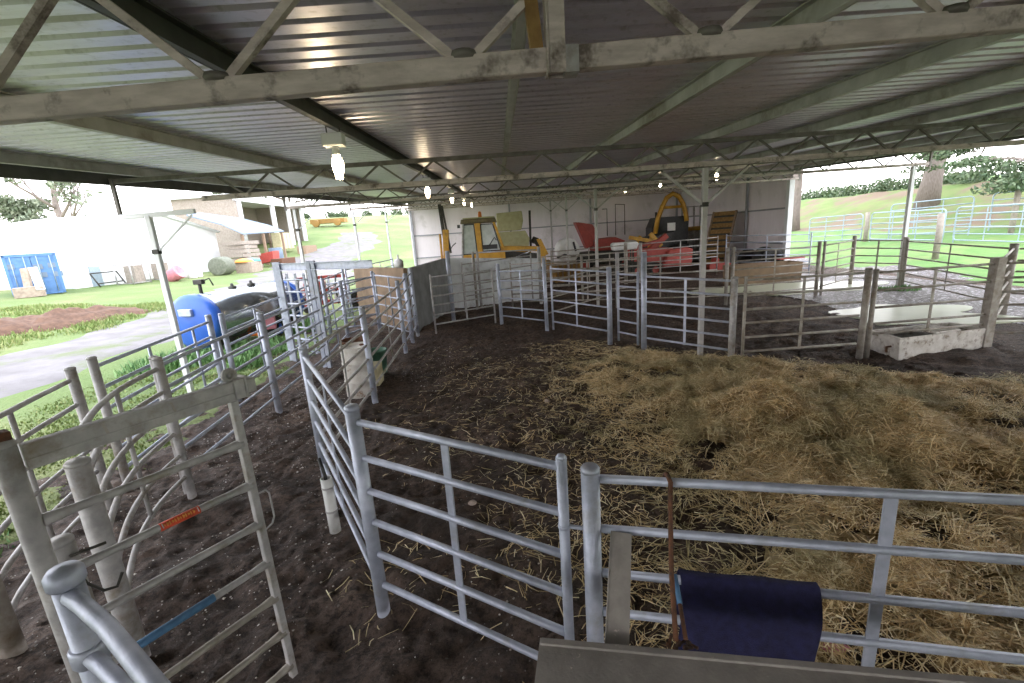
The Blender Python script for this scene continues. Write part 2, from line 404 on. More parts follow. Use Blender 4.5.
def terrain_right(X, Y):
    d = np.maximum(0, X - 17 + .25 * (Y - 20) * 0)
    h = .10 * np.minimum(d, 14) + .34 * np.clip(d - 14, 0, 9) + .05 * np.maximum(0, d - 23)
    h = h + .25 * fbm(X, Y, .3, 4, 15) * sstep(2, 8, d)
    return h - .04
def gr(x, y): return float(terrain_right(np.array([[float(x)]]), np.array([[float(y)]]))[0, 0])
xs = np.concatenate([np.arange(15.4, 46, .5), np.geomspace(46.5, 200, 30)]); ys = np.concatenate([np.arange(-120, -30, 4), np.arange(-30, 70, .7), np.geomspace(71, 250, 30)])
M['lawn'] = mat('bright_lawn', (.085, .185, .04), (.13, .23, .06), 1.2, .9, 0, .8, 5, (.17, .22, .07), .35, (.5, .65))
V, F = grid_mesh(xs, ys, terrain_right, 'g', None)
cx = V[F].mean(1); mi = np.where((cx[:, 0] > 29) & (cx[:, 0] < 41), 1, 0)
mi = np.where((cx[:, 0] < 18.2 + .9 * np.sin(cx[:, 1] * .7) ), 2, mi)
o = np_object('ground_bank', V, F, [M['lawn'], M['bank'], M['wetmud']], mi); tag(o, 'grassy ground and bank rising beyond the right side of the shed', 'bank', kind='structure')
# wet mud and milky puddles by the right side
def blob(name, cx, cy, rx, ry, z, m, seed, label, cat, rot=0, n=64):
    r = random.Random(seed); ph = [r.uniform(0, 6.28) for _ in range(6)]; am = [r.uniform(.03, .12) for _ in range(6)]
    b = MB(); vs = [(cx, cy, z)]
    for k in range(n):
        a = 2 * PI * k / n; q = 1 + sum(am[i] * math.sin((i + 2) * a + ph[i]) for i in range(6))
        x, y = rx * q * math.cos(a), ry * q * math.sin(a)
        vs.append((cx + x * math.cos(rot) - y * math.sin(rot), cy + x * math.sin(rot) + y * math.cos(rot), z))
    vs2 = [(x, y, z_ - .06) for x, y, z_ in vs[1:]]
    b.add(vs + vs2, [(0, 1 + k, 1 + (k + 1) % n) for k in range(n)] + [(1 + k, 1 + n + k, 1 + n + (k + 1) % n, 1 + (k + 1) % n) for k in range(n)])
    return tag(b.build(name, m), label, cat, kind='stuff')
blob('wet_mud', 13.6, 15.2, 3.4, 6.5, .022, M['wetmud'], 3, 'wet stony mud shining between the right hand pens', 'mud', -.12)
blob('puddle', 11.05, 11.9, 1.75, 1.45, .045, M['milky'], 5, 'milky puddle lying behind the concrete trough', 'puddle', -.15)
blob('puddle', 11.3, 18.0, 3.0, 1.7, .045, M['milky'], 8, 'milky puddle in the pen in front of the long tan trough', 'puddle', -.2)

# ---------------------------------------------------------------- straw
N = 520000
sx = rng.uniform(-3, 11.5, N); sy = rng.uniform(1.2, 12.5, N)
dist = np.hypot(sx, sy); dn = straw_density(sx, sy)
dirt_scatter = .035 * sstep(-3, .5, sx) * (sx < 6.5) * (sy < 12.6 - .8 * np.maximum(0, sx - 1)) * (fbm(sx, sy, .9, 3, 33) > -.1) + .17 * sstep(-.9, 1.2, sx - .1 * sy + .8 * fbm(sx, sy, .8, 3, 12)) * (fbm(sx, sy, 1.4, 3, 34) > .02) * (sx < 6.3) * (1 - sstep(-.3, .4, sy - (11.6 - 1.0 * np.clip(sx - 2.2, 0, 2.6) - .3 * np.clip(sx - 4.8, 0, 3))))
def clump(X, Y): return sstep(-.30, .22, fbm(X, Y, 1.7, 4, 55) + .25 * sstep(2.6, 4.6, Y) - .06)
keep = rng.random(N) < np.maximum(dn * (.10 + .90 * clump(sx, sy)), dirt_scatter * (sy < 12) * (sx > -2.7))
sx, sy, dn = sx[keep], sy[keep], dn[keep]; n = len(sx)
ang = 2.6 * PI * fbm(sx, sy, 1.1, 3, 71) + rng.normal(0, .75, n); L = rng.gamma(4, .033, n).clip(.05, .36); W = rng.uniform(.0018, .0048, n) * (.8 + .05 * np.hypot(sx, sy))
tilt = rng.normal(.06, .32, n) * (.25 + .75 * dn)
z0 = floor_h(sx, sy) + straw_h(sx, sy) + rng.uniform(0.004, .075, n) * (.15 + .85 * dn)
dx, dy = np.cos(ang), np.sin(ang); bend = rng.normal(0, .16, n) * L
Vs = np.zeros((n, 6, 3))
for k, t in enumerate((-.5, 0, .5)):
    cx_ = sx + dx * L * t - dy * bend * (4 * t * t - .5) * .5; cy_ = sy + dy * L * t + dx * bend * (4 * t * t - .5) * .5
    cz_ = z0 + tilt * L * t + np.where(t == 0, .012 * rng.random(n), 0)
    gz = floor_h(cx_, cy_) + straw_h(cx_, cy_) * .75 + .003; cz_ = np.maximum(cz_, gz)
    roll = rng.uniform(-.6, .6, n)
    for j, sg in enumerate((-1, 1)):
        Vs[:, 2 * k + j, 0] = cx_ - dy * W * sg * np.cos(roll); Vs[:, 2 * k + j, 1] = cy_ + dx * W * sg * np.cos(roll); Vs[:, 2 * k + j, 2] = cz_ + W * sg * np.sin(roll)
base = np.arange(n)[:, None] * 6
Fs = np.concatenate([base + np.array([0, 2, 3, 1]), base + np.array([2, 4, 5, 3])])
bx = np.arange(-.4, 11.2, .06); by = np.arange(1.4, 11.6, .06)
def bed(X, Y):
    d = straw_density(X, Y)
    return floor_h(X, Y) + straw_h(X, Y) - .20 * (1 - sstep(.45, 1.0, d * (.25 + .75 * clump(X, Y)) + .3 * fbm(X, Y, 2.6, 3, 99)))
Vb, Fb = grid_mesh(bx, by, bed, '', None)
M['straw_bed'] = mat('matted_straw', (.46, .32, .15), (.18, .11, .045), 26, .95, 0, 1, 40, (.42, .36, .22), 1.3, (.45, .62), stretch=(1, 2.2, 1))
Va = np.concatenate([Vs.reshape(-1, 3), Vb]); Fa = np.concatenate([Fs, Fb + n * 6])
o = np_object('straw_bedding', Va, Fa, [M['straw'], M['straw_bed']], np.concatenate([np.zeros(len(Fs)), np.ones(len(Fb))]), False)
tag(o, 'loose golden straw and hay spread over the pen floor', 'straw', kind='stuff')

# ---------------------------------------------------------------- roof structure
def zr(y): return 4.2 + .044 * y
XL, XR, YN, YF = -7.55, 15.5, -19.0, 38.9
TR = [2.2, 9.45, 16.7, 23.95, 31.2, 38.2]
prof = []; y = YN
while y < YF:                      # trapezoid ribs running across the shed
    prof += [(y, .0), (y + .15, .0), (y + .175, .034), (y + .215, .034), (y + .24, .0)]; y += .25
b = MB(); vs = []; fs = []
for x in (XL, XR):
    for (yy, h) in prof: vs.append((x, yy, zr(yy) + h))
n = len(prof); fs = [(i, i + 1, n + i + 1, n + i) for i in range(n - 1)]
vs2 = [(x, yy, z + .006) for x, yy, z in vs]
b.add(vs, fs); b.add(vs2, [f[::-1] for f in fs])
ceil = tag(b.build('ceiling', M['roof'], fixn=False), 'ribbed zinc roof sheeting over the cattle shed', 'roof', kind='structure')

b = MB(); b.bar((-7.5, YN, zr(YN) - .15), (-7.5, YF, zr(YF) - .15), .09, .27); tag(b.build('eave_gutter', M['purlin_dark']), 'dark eave gutter along the open left side of the roof', 'gutter', kind='thing')
b = MB(); b.bar((15.45, YN, zr(YN) - .13), (15.45, YF, zr(YF) - .13), .06, .22); tag(b.build('eave_gutter', M['purlin_dark']), 'dark eave gutter along the open right side of the roof', 'gutter', kind='thing')
PX = [(-6.88, 'purlin', 'zinc purlin above the left eave of the shed'), (-4.25, 'purlin', 'stained purlin next in from the left eave, beside the glowing lamps'),
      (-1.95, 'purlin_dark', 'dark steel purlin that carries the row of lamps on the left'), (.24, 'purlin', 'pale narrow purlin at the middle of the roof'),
      (2.33, 'purlin', 'pale purlin just right of the roof middle'), (4.4, 'purlin', 'zinc purlin over the central columns'),
      (6.4, 'purlin', 'zinc purlin next right of the central columns'), (8.45, 'purlin', 'zinc purlin above the right hand row of lamps'),
      (10.6, 'purlin', 'zinc purlin over the milky puddles'), (12.8, 'purlin', 'zinc purlin next in from the right eave'), (15.1, 'purlin', 'zinc purlin along the right eave of the shed')]
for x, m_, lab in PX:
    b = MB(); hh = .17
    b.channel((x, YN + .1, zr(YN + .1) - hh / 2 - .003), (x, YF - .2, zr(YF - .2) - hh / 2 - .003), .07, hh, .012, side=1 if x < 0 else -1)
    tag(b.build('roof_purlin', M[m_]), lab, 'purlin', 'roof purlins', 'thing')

TLAB = ['nearest roof truss crossing the top of the view', 'second roof truss, carried by the nearest central column', 'third roof truss, over the middle of the yards',
        'fourth roof truss, over the concrete walled corner', 'fifth roof truss, over the yellow digger', 'farthest roof truss against the white back wall']
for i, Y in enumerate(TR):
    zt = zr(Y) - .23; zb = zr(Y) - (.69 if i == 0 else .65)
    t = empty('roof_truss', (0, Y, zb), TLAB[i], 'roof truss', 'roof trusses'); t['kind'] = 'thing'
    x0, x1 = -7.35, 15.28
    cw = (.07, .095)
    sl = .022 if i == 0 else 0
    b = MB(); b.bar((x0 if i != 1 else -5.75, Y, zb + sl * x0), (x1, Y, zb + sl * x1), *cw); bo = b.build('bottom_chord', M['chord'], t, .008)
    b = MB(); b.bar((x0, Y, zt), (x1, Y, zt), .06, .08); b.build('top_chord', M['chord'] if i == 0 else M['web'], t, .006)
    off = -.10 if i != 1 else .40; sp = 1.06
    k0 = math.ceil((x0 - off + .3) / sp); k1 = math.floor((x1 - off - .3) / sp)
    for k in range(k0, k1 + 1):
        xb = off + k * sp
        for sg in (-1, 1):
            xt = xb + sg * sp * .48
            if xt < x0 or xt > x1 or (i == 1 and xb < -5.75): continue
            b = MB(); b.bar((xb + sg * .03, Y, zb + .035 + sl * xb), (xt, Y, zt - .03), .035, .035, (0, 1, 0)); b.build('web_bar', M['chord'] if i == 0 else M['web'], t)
        if i == 0:
            b = MB(); b.lathe([(.0, -.02), (.055, -.015), (.06, 0), (.055, .015), (0, .02)], (xb, Y, zb + .05 + sl * xb), 12); b.build('weld_plate', M['web'], t)
    for xc in (x0 - .05, x1 + .05):
        b = MB(); b.bar((xc, Y, zb - (.28 if i == 1 and xc < 0 else .1)), (xc, Y, zt + .05), .06, .06); b.build('end_post', M['web'], t)
b = MB(); b.bar((-7.44, 9.45, 3.72), (-5.95, 9.45, 3.74), .07, .09); tag(b.build('eave_beam', M['shed_white'], None, .006), 'short white beam on top of the white column by the blue tank', 'beam', kind='thing')
# splice on the nearest truss: an ochre post pair
Y = 2.2; zb = zr(Y) - .69
t = empty('truss_splice', (.27, Y, zb), 'ochre stained post pair bolted to the nearest roof truss', 'bracket'); t['kind'] = 'thing'
b = MB(); b.channel((.29, Y - .015, zb - .055), (.29, Y - .015, zr(Y) - .18), .075, .09, .008, side=-1); b.build('channel_post', M['chord'], t)
b = MB(); b.bar((.215, Y, zb + .05), (.175, Y, zr(Y) - .18), .055, .05, (0, 1, 0)); b.build('timber_packer', M['timber_yellow'], t)
b = MB(); b.box((.36, Y, zb), (.06, .09, .105)); b.build('joint_sleeve', M['galv_worn'], t)

# columns
def column(x, y, h, lab, m_='column', w=.10, brace=True, z=0, sides=(-1, 1)):
    t = empty('steel_column', (x, y, z), lab, 'column', 'roof columns'); t['kind'] = 'thing'
    b = MB(); b.box((x, y, z + h / 2 - .1), (w, w, h + .2)); b.build('post', M[m_], t, .01)
    if brace:
        b = MB(); b.box((x, y, z + h - .70), (w + .02, w + .02, .09)); b.build('collar', M['steel_dark'], t)
        for s in sides:
            b = MB(); b.bar((x + s * .05, y, z + h - .68), (x + s * .85, y, z + h - .04), .05 if abs(x) < 6 else .03, .05 if abs(x) < 6 else .03, (0, 1, 0)); b.build('brace', M[m_], t)
for (x, y, lab) in [(4.15, 9.45, 'nearest central column with forked braces, standing in the pen fence'), (3.45, 16.7, 'second central column, behind the middle pens'),
                    (3.45, 23.95, 'third central column, in front of the red hay machine'), (3.45, 31.2, 'farthest central column, near the white back wall')]:
    column(x, y, zr(y) - .72 + .0, lab)
for k, (x, y, lab) in enumerate([(-6.87, 9.45, 'white column of the open left side, by the blue tank'), (-7.1, 16.7, 'left side column by the slide gate frame'),
                    (-7.3, 23.95, 'left side column beside the farm track'), (-7.4, 31.2, 'left side column nearest the white back wall')]):
    column(x, y, zr(y) - .72 - (.18 if k == 0 else 0), lab, 'shed_white', .10, True, 0, (1,))
for (x, y, lab) in [(14.75, 16.7, 'slim white column of the open right side'), (14.85, 23.85, 'white corner column at the end of the right wall'), (14.75, 9.45, 'right side column at the edge of the view')]:
    column(x, y, zr(y) - .7, lab, 'shed_white', .12 if y < 20 else .26, False)

# walls: ribbed white sheeting, girts, posts
def ribwall(name, a, c, z1a, z1b, label, nrm):
    a = Vector(a); c = Vector(c); L = (c - a).length; t = (c - a) / L; nv = Vector(nrm)
    pts = []; s = 0
    while s < L:
        pts += [(s, 0), (s + .22, 0), (s + .235, .007), (s + .265, .007), (s + .28, 0)]; s += .30
    pts.append((L, 0)); pts = [p for p in pts if p[0] <= L]
    b = MB(); vs = []
    for s, h in pts:
        p = a + t * s + nv * h; zt = z1a + (z1b - z1a) * s / L
        vs += [(p.x, p.y, -.1), (p.x, p.y, zt)]
    for s, h in pts:
        p = a + t * s + nv * (h - .012); zt = z1a + (z1b - z1a) * s / L
        vs += [(p.x, p.y, -.1), (p.x, p.y, zt)]
    n = len(pts); fs = [(2 * i, 2 * i + 2, 2 * i + 3, 2 * i + 1) for i in range(n - 1)] + [(2 * n + 2 * i, 2 * n + 2 * i + 1, 2 * n + 2 * i + 3, 2 * n + 2 * i + 2) for i in range(n - 1)]
    b.add(vs, fs); return tag(b.build(name, M['wall'], fixn=False), label, 'wall', kind='structure')
ribwall('wall_back', (-7.3, 38.6, 0), (15, 38.6, 0), zr(38.6), zr(38.6), 'white sheeted back wall behind the machinery', (0, -1, 0))
ribwall('wall_right', (15.0, 38.6, 0), (15.0, 23.95, 0), zr(38.6), zr(23.95), 'white sheeted right wall with a dark girt', (-1, 0, 0))
k = 0
for z in (1.4, 3.2):
    b = MB(); b.bar((-7.2, 38.5, z), (14.9, 38.5, z), .06, .09); tag(b.build('trim_%d' % k, M['girt']), 'horizontal steel girt on the white back wall, height %s' % ('low' if z < 2 else 'high'), 'girt', kind='structure'); k += 1
    b = MB(); b.bar((14.9, 38.4, z), (14.9, 24.1, z), .06, .09); tag(b.build('trim_%d' % k, M['girt']), 'horizontal steel girt on the white right wall, height %s' % ('low' if z < 2 else 'high'), 'girt', kind='structure'); k += 1
for x in (-7.1, -4.6, .9, 7.5, 14.6):
    b = MB(); b.bar((x, 38.42, 0), (x, 38.42, zr(38.4) - .7), .14, .14); tag(b.build('trim_%d' % k, M['girt']), 'steel wall post against the white back wall', 'wall post', 'wall posts', 'structure'); k += 1
for y in (34.2, 28.0):
    b = MB(); b.bar((14.85, y, 0), (14.85, y, zr(y) - .2), .12, .12); tag(b.build('trim_%d' % k, M['girt']), 'steel wall post against the white right wall', 'wall post', 'wall posts', 'structure'); k += 1

# lamps
def lamp(x, y, z, lab, grp, drop):
    t = empty('hanging_lamp', (x, y, z), lab, 'lamp', grp)
    b = MB(); b.lathe([(.012, -.17), (.042, -.165), (.047, -.12), (.062, -.06), (.072, 0), (.066, .05), (.045, .10), (.038, .12)], (x, y, z), 18); b.build('bulb', M['bulb'], t)
    b = MB(); b.lathe([(.05, .115), (.052, .13), (.045, .19), (.03, .2)], (x, y, z), 14); b.build('socket', M['white'], t)
    b = MB(); b.box((x - .01, y, z + .29), (.26, .16, .15)); b.build('ballast_box', M['white'], t, .02)
    for s in (-1, 1):
        b = MB(); b.tube([(x + s * .08, y, z + .35), (x + s * .08, y, z + drop)], .008, 6); b.build('hanger', M['steel_dark'], t)
for (y, lab) in zip((6.07, 13.5, 20.5, 27.6, 35.4), ('nearest and largest glowing lamp, hanging under the dark purlin', 'second glowing lamp of the left row, beyond the second truss',
        'third glowing lamp of the left row', 'fourth glowing lamp of the left row', 'farthest glowing lamp of the left row, above the digger')):
    z = zr(y) - .6; lamp(-1.95, y, z, lab, 'lamps of the left row', .45)
for (y, lab) in zip((20.5, 27.6, 35.2), ('nearest glowing lamp of the right row, seen beside the central column', 'middle glowing lamp of the right row', 'farthest glowing lamp of the right row')):
    z = zr(y) - .42; lamp(9.5, y, z, lab, 'lamps of the right row', .42)

# ---------------------------------------------------------------- cattle yard fences
RZ = [1.66, 1.38, 1.11, .85, .57, .29]
def fh(x, y): return float(floor_h(np.array([[float(x)]]), np.array([[float(y)]]))[0, 0]) if x > -6.4 else 0.
def post(x, y, h, lab, r=.055, m='galv', name='fence_post', square=False, grp=None):
    b = MB(); z = -.15
    if square:
        b.box((x, y, (h + z) / 2), (r * 2, r * 2, h - z))
        o = b.build(name, M[m], None, .008)
    else:
        b.tube([(x, y, z), (x, y, h - .02)], r, 16)
        b.lathe([(r + .0015, -.02), (r + .0015, 0), (r * .85, .012), (0, .017)], (x, y, h - .02), 16)
        o = b.build(name, M[m])
    return tag(o, lab, 'post', grp)
def panel(p0, p1, lab, zs=RZ, h=(1.72, 1.72), r=.024, g=(.08, .08), stile=(True, True), mids=(.5,), m='galv', name='rail_hurdle', cat='fence', curve=None, rs=.03, grp=None, z0=.08, flat=True, midh=None):
    """rails between two points, with end stiles and flat uprights; curve = list of plan points"""
    a = Vector((p0[0], p0[1], 0)); c = Vector((p1[0], p1[1], 0)); d = (c - a).normalized()
    a2 = a + d * g[0]; c2 = c - d * g[1]
    t = empty(name, a2, lab, cat, grp)
    z_of = lambda z, s: z * (h[0] * (1 - s) + h[1] * s) / 1.72
    if curve is None: path = [a2, c2]
    else: path = [Vector((x, y, 0)) for x, y in curve]
    n = len(path)
    # arc length
    Ls = [0]
    for i in range(1, n): Ls.append(Ls[-1] + (path[i] - path[i - 1]).length)
    def at(s):
        q = s * Ls[-1]
        for i in range(1, n):
            if q <= Ls[i] + 1e-9:
                f = (q - Ls[i - 1]) / (Ls[i] - Ls[i - 1]); return path[i - 1].lerp(path[i], f)
        return path[-1]
    for z in zs:
        b = MB()
        b.tube([(p.x, p.y, z_of(z, Ls[i] / Ls[-1])) for i, p in enumerate(path)], r, 10); b.build('rail', M[m], t)
    for s, on in ((0, stile[0]), (1, stile[1])):
        if not on: continue
        p = path[0] if s == 0 else path[-1]; hh = h[s]
        b = MB(); b.tube([(p.x, p.y, z0), (p.x, p.y, hh)], rs, 12); b.lathe([(rs + .002, -.01), (rs * .7, .012), (0, .016)], (p.x, p.y, hh), 12); b.build('stile', M[m], t)
    for q in mids:
        p = at(q); q2 = at(min(1, q + .02)); dd = (q2 - at(max(0, q - .02))).normalized(); nn = Vector((-dd.y, dd.x, 0))
        zt = z_of(midh if midh else max(zs), q); zb = z_of(min(zs), q)
        if flat:
            b = MB(); b.bar(p + Vector((0, 0, zb - .03)), p + Vector((0, 0, zt - .012)), .055, .012, nn)
        else:
            b = MB(); b.tube([p + Vector((0, 0, zb - .03)), p + Vector((0, 0, zt))], .022, 8)
        b.build('upright', M[m], t)
    return t
def latch(x0, y0, x1, y1, z, t, m='galv'):
    b = MB(); b.tube([(x0, y0, z), (x1, y1, z)], .012, 8); b.lathe([(.034, -.012), (.036, 0), (.034, .012)], (x0, y0, z), 12); b.build('latch_chain', M[m], t)

# near pen
A = (-1.15, 3.09); Bp = (.24, 2.22); Cq = (.385, 2.17); D = (2.45, 1.665); Fp = (-2.42, 5.25)
post(*A, 1.79, 'thick rounded corner post where the two nearest pen panels meet', .052)
t = panel(A, Bp, 'near pen panel of six rails between the corner post and the plank', g=(.055, .0), stile=(False, True), mids=(.49,), r=.025)
latch(Bp[0], Bp[1], Cq[0], Cq[1], 1.30, t)
post(*Cq, 1.69, 'blue grey post with a flat cap beside the slanting channel', .05)
panel(Cq, D, 'near pen panel with the navy towel on its rails', [1.61, 1.31, 1.03, .77, .52, .26], (1.72, 1.72), .024, (.05, 0), (False, True), (.64,))
post(2.53, 1.645, 1.66, 'post at the right hand end of the towel panel, just out of the corner', .05)
panel(Fp, A, 'race side panel carrying the white tube', g=(.06, .10), stile=(True, True), mids=(.5,), rs=.035)
post(-2.46, 5.36, 1.76, 'post at the bend of the race beyond the white tube', .05)
# long race fence going away
G1 = (-2.55, 8.08); G2 = (-2.68, 11.6); G3 = (-2.73, 12.85); G4 = (-2.75, 13.8)
panel((-2.46, 5.36), G1, 'race panel beside the white drum, from the bend', g=(.07, .07), stile=(False, False), mids=(.5,), m='galv_worn')
post(*G1, 1.83, 'race post standing beside the white drum', .055)
panel(G1, G2, 'race panel beyond the white drum', h=(1.74, 1.84), g=(.07, .07), stile=(False, False), mids=(.55,), m='galv_worn')
post(*G2, 1.94, 'race post next beyond the white drum', .055)
panel(G2, G3, 'short race panel at the far end of the race', h=(1.84, 1.94), g=(.07, .07), stile=(False, False), mids=(), m='galv')
post(*G3, 2.02, 'last but one post of the race before the concrete wall', .055)
post(*G4, 2.1, 'last post of the race against the shade-toned concrete wall', .055)
panel(G3, G4, 'narrow rails between the last two race posts', h=(1.94, 2.0), g=(.07, .07), stile=(False, False), mids=())
panel((-4.12, 14.75), G3, 'cross gate closing the far end of the race', h=(1.96, 1.94), g=(.03, .12), mids=(.5,), name='race_gate', cat='gate', flat=False)
post(-4.2, 14.85, 2.03, 'post at the left of the far cross gate', .05)
# inner race line (curved forcing panel, then straight)
L1 = (-4.03, 5.14); L3 = (-4.28, 7.95); S2 = (-4.4, 10.85); S3 = (-4.75, 13.4)
arc0 = [(-2.99, 2.92), (-3.07, 3.02), (-3.28, 3.28), (-3.54, 3.68), (-3.72, 4.02), (-3.87, 4.38), (-3.97, 4.75), (-4.03, 5.1)]
arc = []
for i in range(len(arc0) - 1):
    P_ = [Vector(arc0[max(0, min(len(arc0) - 1, i + q))]) for q in (-1, 0, 1, 2)]
    for u in (0, .33, .66): arc.append(tuple(.5 * (2 * P_[1] + (P_[2] - P_[0]) * u + (2 * P_[0] - 5 * P_[1] + 4 * P_[2] - P_[3]) * u * u + (3 * P_[1] - P_[0] - 3 * P_[2] + P_[3]) * u ** 3)))
arc.append(arc0[-1])
panel((-2.95, 2.86), L1, 'forcing pen panel of bent pipes curving to the near gate', stile=(False, False), mids=(.66,), curve=arc, m='galv_worn', r=.026, flat=False)
post(-2.92, 2.84, 1.64, 'thick worn post at the near end of the bent pipe panel', .068, 'galv_worn')
post(*L1, 1.80, 'post where the bent pipes straighten into the race', .05, 'galv_worn')
post(-4.13, 5.22, 1.80, 'second post clamped beside the end of the bent pipes', .045, 'galv_worn')
panel((-4.13, 5.22), L3, 'inner race panel in front of the blue tank', h=(1.72, 1.78), g=(.06, .07), stile=(False, False), mids=(.5,), flat=False)
post(*L3, 1.87, 'tall race post left of the race bend, its foot in mud', .06)
panel(L3, S2, 'inner race panel leading up to the slide gate frame', h=(1.78, 1.80), g=(.07, .1), stile=(False, False), mids=(.5,), flat=False)
panel(S2, S3, 'inner race panel beyond the slide gate frame', h=(1.80, 1.82), g=(.1, .07), stile=(False, False), mids=(.5,), flat=False)
post(*S3, 1.9, 'race post just beyond the slide gate frame', .055)
panel(S3, (-4.2, 14.85), 'short inner race panel next to the far cross gate', h=(1.82, 1.9), g=(.07, .07), stile=(False, False), mids=())
# slide gate frame
S1 = (-5.72, 11.75)
t = empty('slide_gate', (S1[0], S1[1], 0), 'tall slide gate frame with an overhead track crossing the race', 'gate')
for (x, y) in (S1, (S1[0] + .13, S1[1] - .09), (S2[0] - .13, S2[1] + .06), S2):
    b = MB(); b.box((x, y, 1.22), (.09, .09, 2.74)); b.build('frame_post', M['galv'], t, .006)
d = (Vector(S2) - Vector(S1)).normalized()
b = MB(); e = Vector(S2) + d * 2.0; b.channel((S1[0], S1[1], 2.47), (e.x, e.y, 2.47), .09, .17, .012); b.build('track', M['galv'], t)
for k, z in enumerate((2.15, 1.85, 1.55, 1.25, .95, .65, .35)):
    b = MB(); b.tube([(S1[0] + .25, S1[1] - .18, z), (S2[0] - .28, S2[1] + .20, z)], .024, 8); b.build('rail', M['galv'], t)
for q in (.28, .5, .72):
    p = Vector(S1).lerp(Vector(S2), q); b = MB(); b.bar((p.x, p.y, .3), (p.x, p.y, 2.3), .05, .03); b.build('upright', M['galv'], t)
# outer race line
O = [(-4.45, 3.9), (-4.85, 4.95), (-5.05, 5.45), (-5.6, 8.6), S1]
panel((-4.30, 3.15), O[1], 'outermost near panel of bent pipes at the left edge', stile=(False, False), mids=(.5,), curve=[(-4.02, 3.06), (-4.18, 3.3), (-4.42, 3.75), (-4.62, 4.3), (-4.8, 4.85)], m='galv_worn', flat=False)
post(-3.97, 2.96, 1.75, 'worn thick post at the left edge of the view', .075, 'galv_dirty')
post(*O[1], 1.80, 'outer race post, first of a pair beyond the left edge', .05, 'galv_worn')
post(*O[2], 1.80, 'outer race post, second of a pair beyond the left edge', .05, 'galv_worn')
panel(O[2], O[3], 'outer race panel above the green weeds', g=(.07, .07), stile=(False, False), mids=(.36, .8), flat=False)
post(*O[3], 1.8, 'outer race post in front of the blue tank', .055)
post(O[3][0] + .17, O[3][1] + .12, 1.8, 'second outer race post in front of the blue tank', .05)
panel((O[3][0] + .05, O[3][1] + .12), O[4], 'outer race panel between the blue tank and the slide gate', h=(1.72, 1.78), g=(.15, .1), stile=(False, False), mids=(.5,), flat=False)
panel(O[4], (-6.2, 17.9), 'outer fence beyond the slide gate, along the farm track', h=(1.78, 1.95), g=(.1, .07), stile=(False, False), mids=(.35, .7), flat=False, m='galv')
post(-5.6, 14.3, 1.95, 'outer fence post beside the race beyond the slide gate', .055)
panel((-5.6, 14.3), (-4.2, 14.85), 'short cross panel between the outer fence and the far cross gate', h=(1.8, 1.9), g=(.07, .07), stile=(False, False), mids=(.5,), flat=False)
post(-6.22, 18.0, 2.08, 'outer fence post at the tan end of the concrete wall', .06)
panel((-6.22, 18.3), (-6.1, 26), 'fence along the open side behind the concrete wall', h=(2.0, 2.0), g=(.05, .05), mids=(.33, .66), flat=False, zs=RZ[:5])

# near slide gate in the foreground
gl0 = Vector((-2.13, 1.795, 0)); gr0 = Vector((-1.645, 2.575, 0)); dg = (gr0 - gl0).normalized(); ng = Vector((dg.y, -dg.x, 0)); ZT = 2.17; UP = Vector((0, 0, 1))
t = empty('race_gate', gl0, 'nearest hanging gate with rusty rails, one blue rail and a red sticker', 'gate')
b = MB(); b.tube([gl0, gl0 + UP * (ZT + .02)], .043, 16); b.lathe([(.045, -.01), (.04, .012), (0, .016)], gl0 + UP * (ZT + .02), 16); b.build('hinge_post', M['galv_worn'], t)
b = MB(); b.box(gl0 + UP * (ZT + .045) - ng * .02, (.07, .07, .05), Matrix.Rotation(math.atan2(dg.y, dg.x), 3, 'Z')); b.build('bracket', M['brownrust'], t, .006)
b = MB(); ta = gl0 + dg * .05 + UP * (ZT - .06); tb = gr0 + dg * .03 + UP * (ZT - .06)
b.bar(ta, tb, .04, .12); b.bar(ta + ng * .022 + UP * -.012, tb + ng * .022 + UP * -.012, .006, .008); b.bar(ta + ng * .024 + UP * .054, tb + ng * .024 + UP * .054, .012, .012); b.build('track', M['galv_worn'], t, .004)
for q in (.3, .62):
    p = ta.lerp(tb, q) + ng * .0215; b = MB(); b.bar(p + UP * .055, p + UP * -.01 + dg * .012, .012, .004, ng); b.build('weld_mark', M['plank'], t)
b = MB(); b.bar(gr0 + UP * .03, gr0 + UP * (ZT - .12), .045, .045, dg); b.build('stile', M['galv_worn'], t, .006)
RG = Matrix.Rotation(math.atan2(dg.y, dg.x), 3, 'Z')
b = MB(); b.box(gr0 + dg * .045 + UP * (ZT - .055), (.07, .075, .12), RG); b.box(gr0 + dg * .105 + UP * (ZT - .05), (.05, .09, .085), RG); b.box(gr0 + dg * .075 + UP * (ZT - .05), (.012, .1, .14), RG); b.build('end_stop', M['galv_worn'], t, .006)
RX = RG @ Matrix.Rotation(PI / 2, 3, 'X')
b = MB(); b.lathe([(.022, -.012), (.040, -.014), (.044, -.006), (.044, .006), (.040, .014), (.022, .012), (.022, -.012)], gr0 + dg * .01 + UP * (ZT + .035), 20, RX); b.lathe([(0, -.018), (.013, -.018), (.013, .018), (0, .018)], gr0 + dg * .01 + UP * (ZT + .035), 12, RX); b.lathe([(0, -.004), (.03, -.004), (.03, .004), (0, .004)], gr0 + dg * .01 + UP * (ZT + .035), 20, RX); b.build('roller', M['galv_worn'], t)
